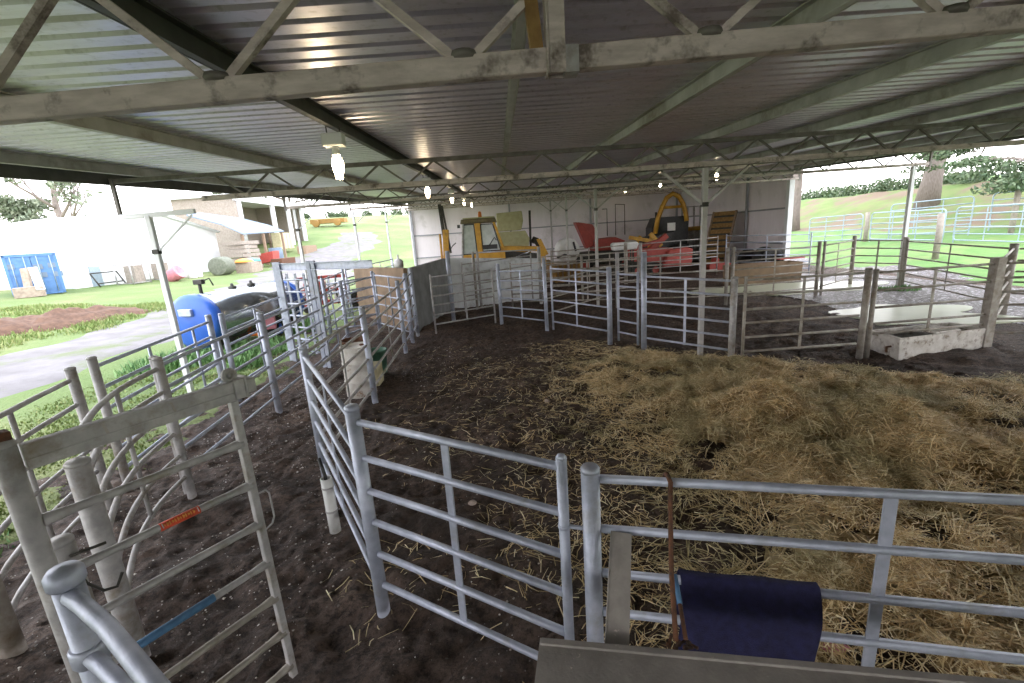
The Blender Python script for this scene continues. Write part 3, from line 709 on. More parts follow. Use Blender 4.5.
for k, z in enumerate((1.777, 1.498, 1.223, .937, .67, .39, .12)):
    a = gl0 + dg * .04 + UP * (z + .03); c = gr0 + UP * z; b = MB()
    pts = [a.lerp(c, q) for q in (0, .06, .12, .5, .88, .94, 1)]
    b.tube(pts, [.030, .027, .0215, .0215, .0215, .027, .030], 10)
    o = b.build('rail', M['galv_dirty'] if k >= 4 else M['galv_worn'], t)
    if k == 4: o['label'] = 'muddy brown rail'
    if k == 3:
        b = MB(); b.tube([a.lerp(c, .03), a.lerp(c, .62)], .0228, 12); o = b.build('blue_sleeve', M['navy_strap'], t); o['label'] = 'blue paint along the rail'
    if k == 1: sa, sc_ = a, c
b = MB(); b.tube([sa.lerp(sc_, .44), sa.lerp(sc_, .66)], .0228, 14); o = b.build('warning_sticker', M['label_red'], t); o['label'] = 'red and orange warning sticker wrapped on the rail'
b = MB(); nrm = (ng + UP * .6).normalized(); upv = (UP - ng * .6).normalized()
for k in range(12):
    p = sa.lerp(sc_, .462 + k * .0145) + nrm * .0228
    hh = .020 if k % 3 else .013
    b.bar(p - upv * hh / 2, p + upv * hh / 2, .005, .002, nrm)
    if k % 2: b.bar(p + dg * .004 - upv * .004, p + dg * .004 + upv * .004, .006, .002, nrm)
b.build('lettering', M['label_orange'], o)
b = MB()
for q in (.452, .648):
    p = sa.lerp(sc_, q) + nrm * .0228; b.bar(p - upv * .013, p + upv * .013, .004, .002, nrm)
b.build('border_stripe', M['white'], o)
b = MB(); p = gr0 + dg * .02 + UP * 1.42; b.tube([p, p + dg * .055, p + dg * .075 - UP * .03, p + dg * .075 - UP * .2, p + dg * .055 - UP * .24, p - UP * .26], .006, 8); b.build('handle', M['galv_worn'], t)
post(-2.62, 2.32, 1.40, 'short grey tube post behind the near gate post', .06, 'galv_worn')
b = MB(); p = Vector((-2.55, 2.28, 0)); b.tube([p + UP * 1.25, p + UP * 1.1 + dg * .03, p + UP * 1.0 + dg * .09, p + UP * .98 + dg * .15, p + UP * 1.05 + dg * .19], .009, 8); b.tube([p + UP * 1.3, p + UP * 1.28 + dg * .16], .009, 8)
tag(b.build('latch_hook', M['steel_dark']), 'dark bent latch hook on the short grey tube post', 'latch')

# bent pipe barrier at the bottom left
t = empty('bent_pipe_barrier', (-1.72, 1.50, 0), 'barrier of thick pipes bending from a capped post at the bottom left', 'fence')
b = MB(); b.tube([(-1.72, 1.5, 0), (-1.72, 1.5, 1.78)], .048, 18); b.lathe([(.055, -.05), (.060, -.04), (.060, .0), (.045, .02), (0, .03)], (-1.72, 1.5, 1.78), 18); b.build('post', M['galv'], t)
for z in (1.70, 1.42, 1.15, .87, .6, .33):
    pts = [(-1.69, 1.47), (-1.60, 1.42), (-1.42, 1.31), (-1.22, 1.17), (-1.05, 1.05), (-.9, .93), (-.78, .8), (-.70, .65), (-.66, .45)]
    b = MB(); b.tube([(x, y, z) for x, y in pts], .029, 14); b.build('rail', M['galv'], t)
b = MB(); b.lathe([(.056, -.04), (.062, -.03), (.062, .03), (.056, .04)], (-1.72, 1.5, 1.42), 18); b.build('collar', M['galv'], t)

# plank, channel, rod, tool, towel in the foreground
pa = Vector((.055, 1.72, 1.06)); pb = Vector((2.15, 1.31, 1.06)); pd = (pb - pa).normalized(); pn = Vector((-pd.y, pd.x, 0))
t = empty('catwalk_plank', pa - Vector((0, 0, .05)), 'dusty steel catwalk plank along the bottom edge', 'plank')
b = MB(); b.channel(pa - pn * .16, pb - pn * .16, .34, .012, .012); b.bar(pa - pn * .16, pb - pn * .16, .34, .02); b.build('deck', M['plank'], t, .004)
b = MB(); b.bar(pa + Vector((0, 0, -.06)) + pn * .01, pb + Vector((0, 0, -.06)) + pn * .01, .012, .14); b.bar(pa + Vector((0, 0, .012)) - pn * .012, pb + Vector((0, 0, .012)) - pn * .012, .03, .02); b.build('front_lip', M['plank'], t, .003)
b = MB(); b.bar(pa - pn * .33 + Vector((0, 0, -.06)), pa + pn * .01 + Vector((0, 0, -.06)), .012, .14); b.build('end_plate', M['plank'], t)
for q in (.2, 1.9):
    p = pa + pd * q - pn * .2; b = MB(); b.bar(p + Vector((0, 0, -1.05)), p + Vector((0, 0, -.02)), .05, .05); b.build('leg', M['galv_worn'], t)
b = MB(); b.channel((.395, 1.69, 1.03), (.525, 2.10, 1.315), .105, .03, .006, (0, -.5, 1)); b.bar((.395, 1.69, 1.03), (.525, 2.10, 1.315), .10, .012, (0, -.5, 1))
tag(b.build('steel_channel', M['plank']), 'slanting steel channel leaning from the plank to the rails', 'channel')
b = MB()
b.tube([(.765, 2.125, 1.56), (.765, 2.12, 1.63), (.765, 2.09, 1.648), (.765, 2.04, 1.63), (.757, 2.02, 1.55), (.70, 1.84, 1.28), (.655, 1.655, 1.075)], .012, 10)
tag(b.build('rusty_rod', M['brownrust']), 'rusty rod hooked over the top rail beside the towel', 'rod')
t = empty('hand_tool', (.70, 1.66, 1.06), 'blue gripped rusty tool standing on the plank at the edge of the towel', 'tool')
b = MB(); b.tube([(.70, 1.655, 1.08), (.728, 1.80, 1.13)], .010, 10); b.build('shaft', M['brownrust'], t)
b = MB(); b.tube([(.728, 1.80, 1.13), (.748, 1.92, 1.19)], .0125, 10); b.build('grip', M['navy_strap'], t)
t = empty('bolt_bundle', (.63, 1.66, 1.06), 'rusty bolts lying on the plank at the foot of the rod', 'bolts')
for k in range(5):
    x = .62 + .022 * k; yy = 1.645 - .02 * (k % 2); b = MB()
    b.tube([(x, yy, 1.068), (x + .03, yy + .05 - .02 * k, 1.072 + .006 * (k % 2))], .007, 8); b.lathe([(.0, 0), (.013, 0), (.013, .01), (0, .01)], (x, yy, 1.066), 6); b.build('bolt', M['brownrust'], t)
# towel draped over the third rail
nx, nz = 34, 40; vs = []; fs = []
pc = Vector((Cq[0], Cq[1])); pdv = (Vector(D) - pc).normalized(); pnv = Vector((pdv.y, -pdv.x))   # pnv towards the camera
x0_, x1_ = .455, 1.115; zr_ = 1.05
for i in range(nx + 1):
    s = x0_ + (x1_ - x0_) * i / nx
    for j in range(nz + 1):
        v = j / nz; L_ = v * 1.02 - .42       # negative: far side, positive: near side
        rad = .0265; arc_ = PI * rad / 2
        if abs(L_) < arc_: a = L_ / rad; off = rad * math.sin(a); z = zr_ + rad * math.cos(a)
        else:
            sg = 1 if L_ > 0 else -1; dl = abs(L_) - arc_; off = sg * (rad + .022 * min(1, dl * 7) + .010 * math.sin(s * 23 + 1) * min(1, dl * 4) + .006 * math.sin(s * 61) * min(1, dl * 3)+ .01 * min(dl, .3)); z = zr_ - dl
        z += .004 * math.sin(s * 17) * 1
        p = pc + pdv * (s + .012 * math.sin(L_ * 9) * (1 if i in (0, nx) else .4)) + pnv * off
        vs.append((p.x, p.y, z))
for i in range(nx):
    for j in range(nz):
        a = i * (nz + 1) + j; fs.append((a, a + 1, a + nz + 2, a + nz + 1))
b = MB(); b.add(vs, fs, True); o = b.build('towel', M['towel']); sd = o.modifiers.new('thick', 'SOLIDIFY'); sd.thickness = .009; sd.offset = 1
tag(o, 'navy blue towel hung over a rail of the nearest panel', 'towel')

# white tube with a stick
t = empty('tube_holder', (-1.90, 4.12, .10), 'white plastic tube strapped to the race panel, holding a black stick', 'tube')
tx, ty = -1.885, 4.105
b = MB(); b.lathe([(.050, .08), (.055, .08), (.055, .68), (.047, .68), (.047, .10), (0, .10)], (tx, ty, 0), 22); b.build('tube', M['white'], t)
for z in (.32, .58):
    b = MB(); b.lathe([(.0565, -.01), (.059, -.008), (.059, .008), (.0565, .01)], (tx, ty, z), 22); b.build('strap', M['galv_worn'], t)
b = MB(); b.tube([(tx, ty, .12), (tx - .01, ty + .01, .70), (tx - .05, ty + .03, .88)], .017, 10); tag(b.build('prod_stick', M['black']), 'black handled stick standing in the white tube', 'stick')

# drum and buckets behind the race fence
t = empty('drum', (-2.98, 8.75, 0), 'dirty white drum standing in the race', 'drum')
b = MB(); b.lathe([(.27, 0), (.285, .02), (.285, .30), (.295, .32), (.285, .34), (.285, .66), (.295, .68), (.285, .70), (.285, .98), (.29, 1.0), (.27, 1.0), (.26, .97), (0, .97)], (-2.95, 8.62, .0), 26); b.build('shell', M['white_dirty'], t)
b = MB(); b.lathe([(.0, .972), (.05, .972), (.05, .995), (0, .995)], (-2.85, 8.72, .0), 12); b.build('bung', M['brownrust'], t)
def bucket(x, y, z, r, h, m, lab, tilt=0, name='bucket'):
    R_ = Matrix.Rotation(tilt, 3, 'Y'); b = MB()
    b.lathe([(r * .78, 0), (r * .82, .01), (r, h - .03), (r * 1.07, h - .03), (r * 1.07, h), (r * .95, h), (r * .75, .02), (0, .02)], (x, y, z), 22, R_)
    return tag(b.build(name, M[m]), lab, 'bucket')
bucket(-3.0, 10.05, .0, .24, .55, 'green', 'green plastic tub standing behind the white drum')
bucket(-2.95, 9.66, .2, .2, .06, 'green', 'green round lid leaning at the foot of the race fence', .9, 'tub_lid')
bucket(-3.25, 9.42, .0, .26, .95, 'brownrust', 'rusty brown drum top showing behind the white drum', 0, 'rusty_drum')
b = MB(); b.box((-2.84, 9.25, .22), (.24, .4, .44)); tag(b.build('box', M['cream'], None, .01), 'pale wooden block between the white drum and the green tub', 'box')

# front row across the pen
Q = dict(q503=(-.15, 14.7), q548=(1.19, 13.2), q553=(1.36, 12.98), q611=(2.60, 11.2), q615=(2.80, 11.12), q641=(3.12, 10.55), q645=(3.20, 10.35), q731=(4.50, 8.80), q738=(4.62, 8.64), q860=(7.02, 8.64), q865=(7.2, 8.68), q984=(9.68, 8.77))
post(*Q['q503'], 1.98, 'post that the open gate by the concrete wall hangs on', .06, 'galv')
panel((-.36, 14.95), (-2.2, 13.9), 'open gate swung in front of the concrete wall', h=(1.84, 1.84), g=(0, 0), mids=(.48,), m='galv_worn', name='pen_gate', cat='gate', z0=.02)
panel(Q['q503'], Q['q548'], 'far pen panel right of the open gate', h=(1.80, 1.86), g=(.08, .1), stile=(False, False), mids=(.5,))
post(*Q['q548'], 2.16, 'tall post at the far corner of the straw pen', .055)
panel(Q['q553'], Q['q611'], 'bright panel at the far side of the straw pen, in front of the second column', h=(1.92, 1.88), g=(0, .1), stile=(True, False), mids=(.48,))
post(*Q['q611'], 1.94, 'post left of the narrow man gate', .065)
panel(Q['q615'], Q['q641'], 'narrow man gate in the far side of the straw pen', h=(1.82, 1.82), g=(0, 0), mids=(), name='man_gate', cat='gate')
post(*Q['q645'], 2.30, 'tallest fence post, right of the narrow man gate', .065)
panel(Q['q645'], Q['q731'], 'pen panel passing behind the nearest central column', h=(1.80, 1.76), g=(.08, .08), stile=(False, False), mids=(.5,), zs=RZ)
post(*Q['q731'], 1.79, 'post just right of the nearest central column', .065, 'galv_worn')
panel(Q['q738'], Q['q860'], 'muddy gate between the central column and the concrete trough', h=(1.78, 1.76), g=(.02, .1), stile=(True, False), mids=(.5,), m='galv_dirty', name='pen_gate', cat='gate')
post(*Q['q860'], 1.80, 'muddy post at the left of the concrete trough, front one of a pair', .06, 'galv_dirty')
post(*Q['q865'], 1.76, 'thinner muddy post touching the left end of the concrete trough', .045, 'galv_dirty')
panel(Q['q865'], Q['q984'], 'muddy rails standing over the concrete trough', zs=[1.66, 1.32, .98, .66, .46], h=(1.74, 1.74), g=(.06, .1), stile=(False, False), mids=(.5,), m='galv_dirty')
post(*Q['q984'], 1.80, 'wide muddy post at the right end of the concrete trough', .085, 'galv_dirty', square=True)
panel(Q['q984'], (13.2, 7.6), 'muddy rails running right from the concrete trough out of view', h=(1.74, 1.74), g=(.1, .05), stile=(False, True), mids=(.5,), m='galv_dirty')
# second row
R849 = (13.6, 17.6); R898 = (14.45, 16.3); R1002 = (12.7, 11.2); R813 = (11.0, 15.8); R723 = (7.6, 15.4)
post(*R898, 1.82, 'rusty post beside the slim white right column', .065, 'galv_dirty')
post(14.3, 16.05, 1.82, 'second rusty post beside the slim white right column', .05, 'galv_dirty')
post(*R1002, 1.82, 'muddy post standing beyond the right end of the concrete trough', .085, 'galv_dirty')
panel((14.3, 16.05), R1002, 'muddy panel along the right edge of the puddle pen', h=(1.74, 1.74), g=(.08, .1), stile=(True, False), mids=(.5,), m='galv_dirty')
panel(R1002, (14.6, 8.3), 'muddy panel running off to the right edge of the view', h=(1.74, 1.74), g=(.1, .05), stile=(False, True), mids=(.5,), m='galv_dirty')
panel(R1002, Q['q984'], 'cross rails joining the right end of the trough to the outer fence', h=(1.74, 1.74), g=(.1, .1), stile=(False, False), mids=(.5,), m='galv_dirty')
post(*R849, 1.92, 'dark rusty post by the grass left of the slim white column', .07, 'galv_dirty')
panel(R849, R898, 'short panel left of the slim white column', h=(1.8, 1.76), g=(.08, .08), stile=(False, False), mids=(.5,), m='galv_dirty')
post(*R813, 1.92, 'muddy post in the middle of the puddle pens', .06, 'galv_dirty')
post(11.2, 15.82, 1.9, 'second muddy post in the middle of the puddle pens', .045, 'galv_dirty')
panel(R723, R813, 'muddy panel between the two puddle pens', h=(1.82, 1.80), g=(.2, .08), stile=(True, False), mids=(.5,), m='galv_dirty')
panel(R813, R849, 'muddy panel from the puddle pens to the grass edge', h=(1.80, 1.80), g=(.3, .1), stile=(False, False), mids=(.5,), m='galv_dirty')
post(*R723, 1.95, 'muddy post behind the nearest central column, left one of a pair', .06, 'galv_dirty')
post(7.82, 15.45, 1.95, 'muddy post behind the nearest central column, right one of a pair', .06, 'galv_dirty')
T617 = (4.1, 16.35); T582 = (3.2, 18.5); T684 = (7.0, 17.4)
post(*T617, 2.0, 'muddy post behind the narrow man gate', .07, 'galv_worn')
panel(T617, R723, 'muddy panel behind the tallest fence post', h=(1.84, 1.82), g=(.1, .1), stile=(False, False), mids=(.4, .8), m='galv_dirty')
post(*T582, 1.85, 'thin muddy post behind the bright far panel', .045, 'galv_dirty')
panel((.3, 17.6), T617, 'muddy panel behind the far side of the straw pen', h=(1.8, 1.84), g=(0, .1), stile=(True, False), mids=(.35, .75), m='galv_dirty')
panel(Q['q548'], (3.9, 16.2), 'low muddy rails running back from the far corner post', h=(1.5, 1.6), g=(.1, .3), stile=(False, False), mids=(), zs=[1.66, 1.1, .6], m='galv_dirty')
# third row, in front of the machinery
W = [(-2.2, 18.2), (-1.55, 23.6), (1.62, 23.8), (6.3, 24.2), (11.3, 24.4), (15.0, 23.4)]
panel((-1.6, 17.2), (1.3, 19.6), 'rails standing in front of the white concrete wall', h=(1.95, 2.0), g=(.1, .1), stile=(True, True), mids=(), m='galv_worn', zs=[1.66, 1.3, .95, .6])
post(-1.85, 15.9, 2.46, 'tall capped post in front of the joint of the concrete walls', .075, 'galv')
post(-1.12, 18.2, 2.30, 'rusty post in front of the white concrete wall, left one of a pair', .05, 'galv_dirty')
post(-.95, 18.2, 2.30, 'rusty post in front of the white concrete wall, right one of a pair', .05, 'galv_worn')
panel((-.95, 18.2), (1.45, 18.6), 'pale top rails spanning the white concrete wall', h=(2.3, 2.24), g=(.06, .06), stile=(False, False), mids=(), zs=[1.68], m='galv')
post(1.5, 18.6, 2.30, 'post at the right end of the white concrete wall', .07, 'galv_worn')
panel((1.5, 18.6), (5.8, 19.3), 'muddy panel left of the second central column', h=(1.95, 1.85), g=(.1, .1), stile=(False, True), mids=(.4, .7), m='galv_dirty')
post(6.2, 23.0, 2.05, 'grey post in front of the red machinery, left one of a pair', .09, 'galv_dirty')
post(7.0, 23.2, 2.0, 'grey post in front of the red machinery, right one of a pair', .09, 'galv_worn')
panel((7.0, 23.2), (11.2, 23.6), 'pale panel in front of the red mower', h=(2.0, 2.05), g=(.12, .1), stile=(False, True), mids=(.5,), m='galv_worn')
panel((11.4, 23.4), (14.6, 21.4), 'bright panel in front of the dark tyres by the right wall', h=(2.1, 1.96), g=(.05, .1), stile=(True, True), mids=(.5,), m='galv')
panel((6.2, 23.0), (2.2, 21.4), 'muddy panel in front of the white wrapped bale', h=(2.0, 2.0), g=(.1, .1), stile=(False, True), mids=(.5,), m='galv_dirty')

# concrete troughs
def trough(pts, h, th, lab, m, wz):
    """pts: four plan corners"""
    P = [Vector((x, y, 0)) for x, y in pts]; c = sum(P, Vector()) / 4
    t = empty('water_trough', c, lab, 'trough'); b = MB()
    inn = [p + (c - p).normalized() * th * 1.5 for p in P]; inb = [p + (c - p).normalized() * (th * 1.5 + .1) for p in P]
    ob = [p + (c - p).normalized() * .05 for p in P]
    vs = [(*p.xy, -.06) for p in ob] + [(*p.xy, h) for p in P] + [(*p.xy, h) for p in inn] + [(*p.xy, .08) for p in inb]
    fs = [(3, 2, 1, 0)]
    for k in range(3):
        for i in range(4): j = (i + 1) % 4; fs.append((4 * k + i, 4 * k + j, 4 * k + 4 + j, 4 * k + 4 + i))
    fs.append((12, 13, 14, 15)); b.add(vs, fs); b.build('basin', M[m], t, .018)
    b = MB(); q = [a.lerp(bb, 1 - (wz - .08) / (h - .08)) for a, bb in zip(inn, inb)]; b.add([(*(p + (c - p) * .002).xy, wz) for p in q] + [(*p.xy, wz - .02) for p in q], [(0, 1, 2, 3), (7, 6, 5, 4)] + [(i, 4 + i, 4 + (i + 1) % 4, (i + 1) % 4) for i in range(4)]); b.build('water', M['water'], t)
    return t
t = trough([(7.60, 8.42), (9.72, 8.72), (9.58, 9.42), (7.62, 9.22)], .40, .07, 'dirty white concrete water trough under the muddy rails', 'trough', .27)
b = MB(); b.prism([(8.5, 8.62), (9.1, 8.71), (9.05, 9.22), (8.5, 9.14)], .37, .42, 'z'); b.build('float_cover', M['trough'], t, .01)
b = MB(); b.tube([(7.60, 8.6, .2), (7.5, 8.58, .2), (7.44, 8.5, .12)], .02, 8); b.build('pipe', M['brownrust'], t)
trough([(9.9, 19.6), (13.0, 19.6), (13.0, 20.5), (9.9, 20.5)], .86, .08, 'long tan feed trough in the far right pen', 'concrete_tan', .6)

# low concrete walls
def cwall(a, c, ha, hb, th, m, lab):
    a = Vector((*a, 0)); c = Vector((*c, 0)); d = (c - a).normalized(); n_ = Vector((-d.y, d.x, 0)) * th / 2; b = MB()
    b.add([a + n_ - Vector((0, 0, .1)), a - n_ - Vector((0, 0, .1)), c - n_ - Vector((0, 0, .1)), c + n_ - Vector((0, 0, .1)), a + n_ + Vector((0, 0, ha)), a - n_ + Vector((0, 0, ha)), c - n_ + Vector((0, 0, hb)), c + n_ + Vector((0, 0, hb))],
          [(3, 2, 1, 0), (4, 5, 6, 7), (0, 1, 5, 4), (1, 2, 6, 5), (2, 3, 7, 6), (3, 0, 4, 7)])
    return tag(b.build('concrete_panel', M[m], None, .02), lab, 'concrete wall', 'low concrete wall panels')
cwall((-2.95, 14.6), (-2.32, 18.7), 2.05, 2.1, .14, 'concrete_shaded', 'shade-toned concrete wall panel standing lengthwise beyond the race')
cwall((-2.25, 18.95), (1.55, 20.2), 2.1, 1.75, .14, 'concrete', 'white concrete wall panel behind the open gate')
cwall((-6.0, 18.9), (-3.1, 14.75), 2.0, 2.05, .14, 'concrete_tan', 'tan concrete wall panel behind the far end of the race')

def stone(x, y, r, m_, lab, name='stone', cat='stone'):
    b = MB(); n_ = 10; z = fh(x, y) + float(straw_h(np.array([[x]]), np.array([[y]]))[0, 0]) * .9
    b.lathe([(0, -.6 * r)] + [(r * math.sin(PI * k / 8) * (1 + .12 * math.sin(k * 2.1)), -.6 * r * math.cos(PI * k / 8)) for k in range(1, 8)] + [(0, .6 * r)], (x, y, z + .3 * r), 12)
    return tag(b.build(name, M[m_]), lab, cat)
M['stone'] = mat('pale_stone', (.45, .36, .31), (.33, .26, .22), 20, .8)
stone(.62, 7.55, .055, 'stone', 'pale pinkish stone lying in the sparse straw')
stone(-.52, 4.52, .045, 'stone', 'small stone lying beyond the near pen panel')
b = MB(); zz = fh(1.98, 2.42) + .12; b.add([(1.92, 2.40, zz), (2.0, 2.36, zz + .02), (2.10, 2.38, zz + .01), (2.03, 2.45, zz + .03), (1.95, 2.45, zz + .01)] + [(x, y, zz - .012) for x, y in ((1.92, 2.40), (2.0, 2.36), (2.10, 2.38), (2.03, 2.45), (1.95, 2.45))], [(0, 1, 2, 3, 4), (9, 8, 7, 6, 5)] + [(i, 5 + i, 5 + (i + 1) % 5, (i + 1) % 5) for i in range(5)])
tag(b.build('scrap', M['pink']), 'pale pink scrap lying on the straw behind the towel panel', 'scrap')

NC = 9000
qx = rng.uniform(-5, 1.6, NC); qy = rng.uniform(1.6, 12, NC)
mk = (fbm(qx, qy, .8, 3, 201) > -.12) & (rng.random(NC) < np.where(qx < -1.2 - .35 * (qy - 3), .9, .35)); qx, qy = qx[mk], qy[mk]; k_ = len(qx)
sz = rng.gamma(3, .0022, k_).clip(.003, .018) * (.75 + .07 * np.hypot(qx, qy)); an = rng.uniform(0, 6.28, k_); hz_ = floor_h(qx, qy) + .006
Cv = np.zeros((k_, 5, 3))
for q in range(4):
    rr_ = sz * rng.uniform(.6, 1.2, k_); Cv[:, q, 0] = qx + rr_ * np.cos(an + q * PI / 2); Cv[:, q, 1] = qy + rr_ * np.sin(an + q * PI / 2); Cv[:, q, 2] = hz_ - .004
Cv[:, 4, 0] = qx; Cv[:, 4, 1] = qy; Cv[:, 4, 2] = hz_ + sz * .45
bs = np.arange(k_)[:, None] * 5
Cf = np.concatenate([bs + np.array(f_) for f_ in ([0, 1, 4], [1, 2, 4], [2, 3, 4], [3, 0, 4])])
M['chips'] = mk_foliage('pale_chips', (.22, .18, .15), (.42, .37, .32), (.70, .66, .60))
tag(np_object('gravel_chips', Cv.reshape(-1, 3), Cf, [M['chips']], None, False), 'pale chips and small stones trodden into the dark dirt', 'chips', kind='stuff')
# ---------------------------------------------------------------- machinery by the back wall
def wheel(t, c, r, w, axis='y', hub='yellow', name='wheel'):
    R_ = Matrix.Rotation(PI / 2, 3, 'X') if axis == 'y' else Matrix.Rotation(PI / 2, 3, 'Y')
    b = MB(); b.lathe([(r * .55, -w * .45), (r * .8, -w / 2), (r * .97, -w * .42), (r, -w * .2), (r, w * .2), (r * .97, w * .42), (r * .8, w / 2), (r * .55, w * .45), (r * .55, -w * .45)], c, 28, R_)
    for k in range(18):
        a = 2 * PI * k / 18; d_ = R_ @ Vector((math.cos(a) * r, math.sin(a) * r, 0)); b.box(Vector(c) + d_, (.05, .05, .05) if False else (.06, w * .9, .05) if axis == 'y' else (w * .9, .06, .05), Matrix.Rotation(-a, 3, 'Y') if axis == 'y' else Matrix.Rotation(a, 3, 'X'))
    wo = b.build(name, M['rubber'], t)
    b = MB(); b.lathe([(0, -w * .3), (r * .15, -w * .42), (r * .5, -w * .3), (r * .56, -w * .4), (r * .56, w * .4), (r * .5, w * .3), (r * .15, w * .42), (0, w * .3)], c, 20, R_); b.build('rim', M[hub], wo)
# yellow digger: front to the right, dipper arm standing at the left
Yd = 24.4
t = empty('backhoe_digger', (-.9, Yd, 0), 'yellow backhoe digger with an orange beacon parked behind the white concrete wall', 'digger')
for (x, r_) in ((-1.2, .72), (1.25, .52)):
    for dy in (-.85, .85): wheel(t, (x, Yd + dy, r_), r_, .42 if r_ > .6 else .32)
b = MB(); b.box((.0, Yd, .95), (3.2, .9, .5)); b.prism([(-.05, 1.15), (1.55, 1.15), (1.62, 1.75), (1.5, 1.95), (-.05, 2.05)], Yd - .5, Yd + .5); b.build('body', M['yellow'], t, .03)
cx0, cx1 = -1.95, -.05
# cab: pillars, roof, panes, lower sill
for dy in (-.78, .78):
    y = Yd + dy
    b = MB(); b.bar((-1.82, y, 3.55), (-2.02, y, 1.55), .08, .1, (0, 1, 0)); b.build('cab_pillar', M['galv_worn'], t)
    b = MB(); b.bar((-1.12, y, 3.55), (-1.02, y, 1.7), .30, .09, (0, 1, 0)); b.build('cab_pillar', M['yellow'], t, .02)
    b = MB(); b.bar((-.28, y, 3.52), (.12, y, 2.2), .12, .09, (0, 1, 0)); b.build('cab_pillar', M['yellow'], t, .02)
    b = MB(); b.prism([(-1.80, 3.45), (-1.28, 3.45), (-1.22, 2.0), (-1.94, 2.0)], y - .01, y + .01); b.build('window', M['pale_glass'], t)
    b = MB(); b.prism([(-.95, 3.42), (-.34, 3.42), (-.02, 2.1), (-.92, 2.1)], y - .01, y + .01); b.build('window', M['pale_glass'], t)
    b = MB(); b.prism([(-2.0, 1.4), (.2, 1.4), (.2, 2.05), (-2.0, 1.95)], y - .03, y + .03); b.build('side_panel', M['yellow'], t, .01)
b = MB(); b.prism([(-1.95, 3.5), (-1.9, 3.72), (-.2, 3.72), (-.12, 3.5)], Yd - .9, Yd + .9); b.build('cab_roof', M['olive_dark'], t, .04)
b = MB(); b.box((-1.02, Yd, 3.76), (1.6, 1.5, .06)); b.build('roof_cap', M['olive'], t, .02)
b = MB(); b.lathe([(.09, 0), (.09, .16), (.07, .26), (.03, .29), (0, .29)], (-.95, Yd - .5, 3.78), 14); b.build('beacon', M['orange'], t)
for y in (Yd - .80, Yd + .80):
    b = MB()
    for p_, q_ in (((-1.80, 3.45), (-1.94, 2.0)), ((-1.28, 3.45), (-1.22, 2.0)), ((-.95, 3.42), (-.92, 2.1)), ((-.34, 3.42), (-.02, 2.1)), ((-1.80, 3.45), (-1.28, 3.45)), ((-.95, 3.42), (-.34, 3.42)), ((-1.94, 2.0), (-1.22, 2.0)), ((-.92, 2.1), (-.02, 2.1))):
        b.bar((p_[0], y, p_[1]), (q_[0], y, q_[1]), .05, .05, (0, 1, 0))
    b.build('window_seal', M['black'], t)
b = MB(); b.box((-.55, Yd - .83, 2.3), (.75, .03, .22)); b.tube([(-.6, Yd - .84, 2.35), (-.3, Yd - .84, 2.75), (-.2, Yd - .84, 2.6)], .03, 6); b.build('control_levers', M['black'], t)
b = MB(); b.prism([(.15, 1.2), (1.9, 1.2), (1.9, 1.8), (.6, 1.98), (.15, 1.98)], Yd - .58, Yd - .52); b.build('engine_side', M['steel_dark'], t)
b = MB(); b.box((-2.05, Yd - .7, 3.40), (.14, .1, .16)); b.build('work_light', M['black'], t, .01)
for dy in (-.62, .62):
    b = MB(); b.prism([(-.05, 2.28), (2.0, 2.12), (2.25, 1.92), (2.3, 1.2), (2.05, 1.2), (2.0, 1.85), (1.8, 1.92), (-.05, 2.02)], Yd + dy - .07, Yd + dy + .07); b.build('loader_arm', M['yellow'], t, .01)
    b = MB(); b.bar((2.0, Yd + dy, 2.5), (2.35, Yd + dy, 1.7), .14, .1, (0, 1, 0)); b.build('crowd_link', M['yellow'], t, .01)
    b = MB(); b.tube([(.4, Yd + dy, 1.55), (1.5, Yd + dy, 1.95)], .06, 10); b.build('hydraulic_ram', M['silver'], t)
b = MB(); b.prism([(2.25, 1.3), (2.4, 1.25), (2.5, .35), (3.1, .25), (3.1, .32), (2.65, .5), (2.6, 1.35)], Yd - 1.1, Yd + 1.1); b.build('front_bucket', M['ochre'], t, .01)
b = MB(); b.bar((-2.95, Yd - .12, .9), (-2.78, Yd - .12, 3.3), .30, .26, (0, 1, 0)); b.build('boom', M['yellow'], t, .02)
b = MB(); b.bar((-2.86, Yd - .12, 2.3), (-2.98, Yd - .12, 4.6), .16, .18, (0, 1, 0)); b.bar((-2.62, Yd - .12, 2.1), (-2.86, Yd - .12, 4.5), .09, .12, (0, 1, 0)); b.build('dipper_arm', M['steel_dark'], t, .01)
b = MB(); b.tube([(-3.12, Yd - .12, 1.4), (-3.1, Yd - .12, 3.1)], .06, 10); b.build('hydraulic_ram', M['yellow'], t)
b = MB(); b.box((-2.3, Yd, 1.1), (.8, 1.6, .35)); b.build('rear_frame', M['ochre'], t, .02)
b = MB(); b.tube([(-2.3, Yd - .4, 2.6), (-2.5, Yd - .3, 2.45), (-2.6, Yd - .3, 2.3), (-2.7, Yd - .2, 2.45)], .025, 6); b.build('hose', M['black'], t)
b = MB(); b.box((-1.8, Yd - .6, 2.05), (.35, .3, .7)); b.lathe([(.1, 0), (.12, .1), (0, .2)], (-1.85, Yd - .6, 2.38), 10); b.build('rear_seat', M['ochre'], t, .03)
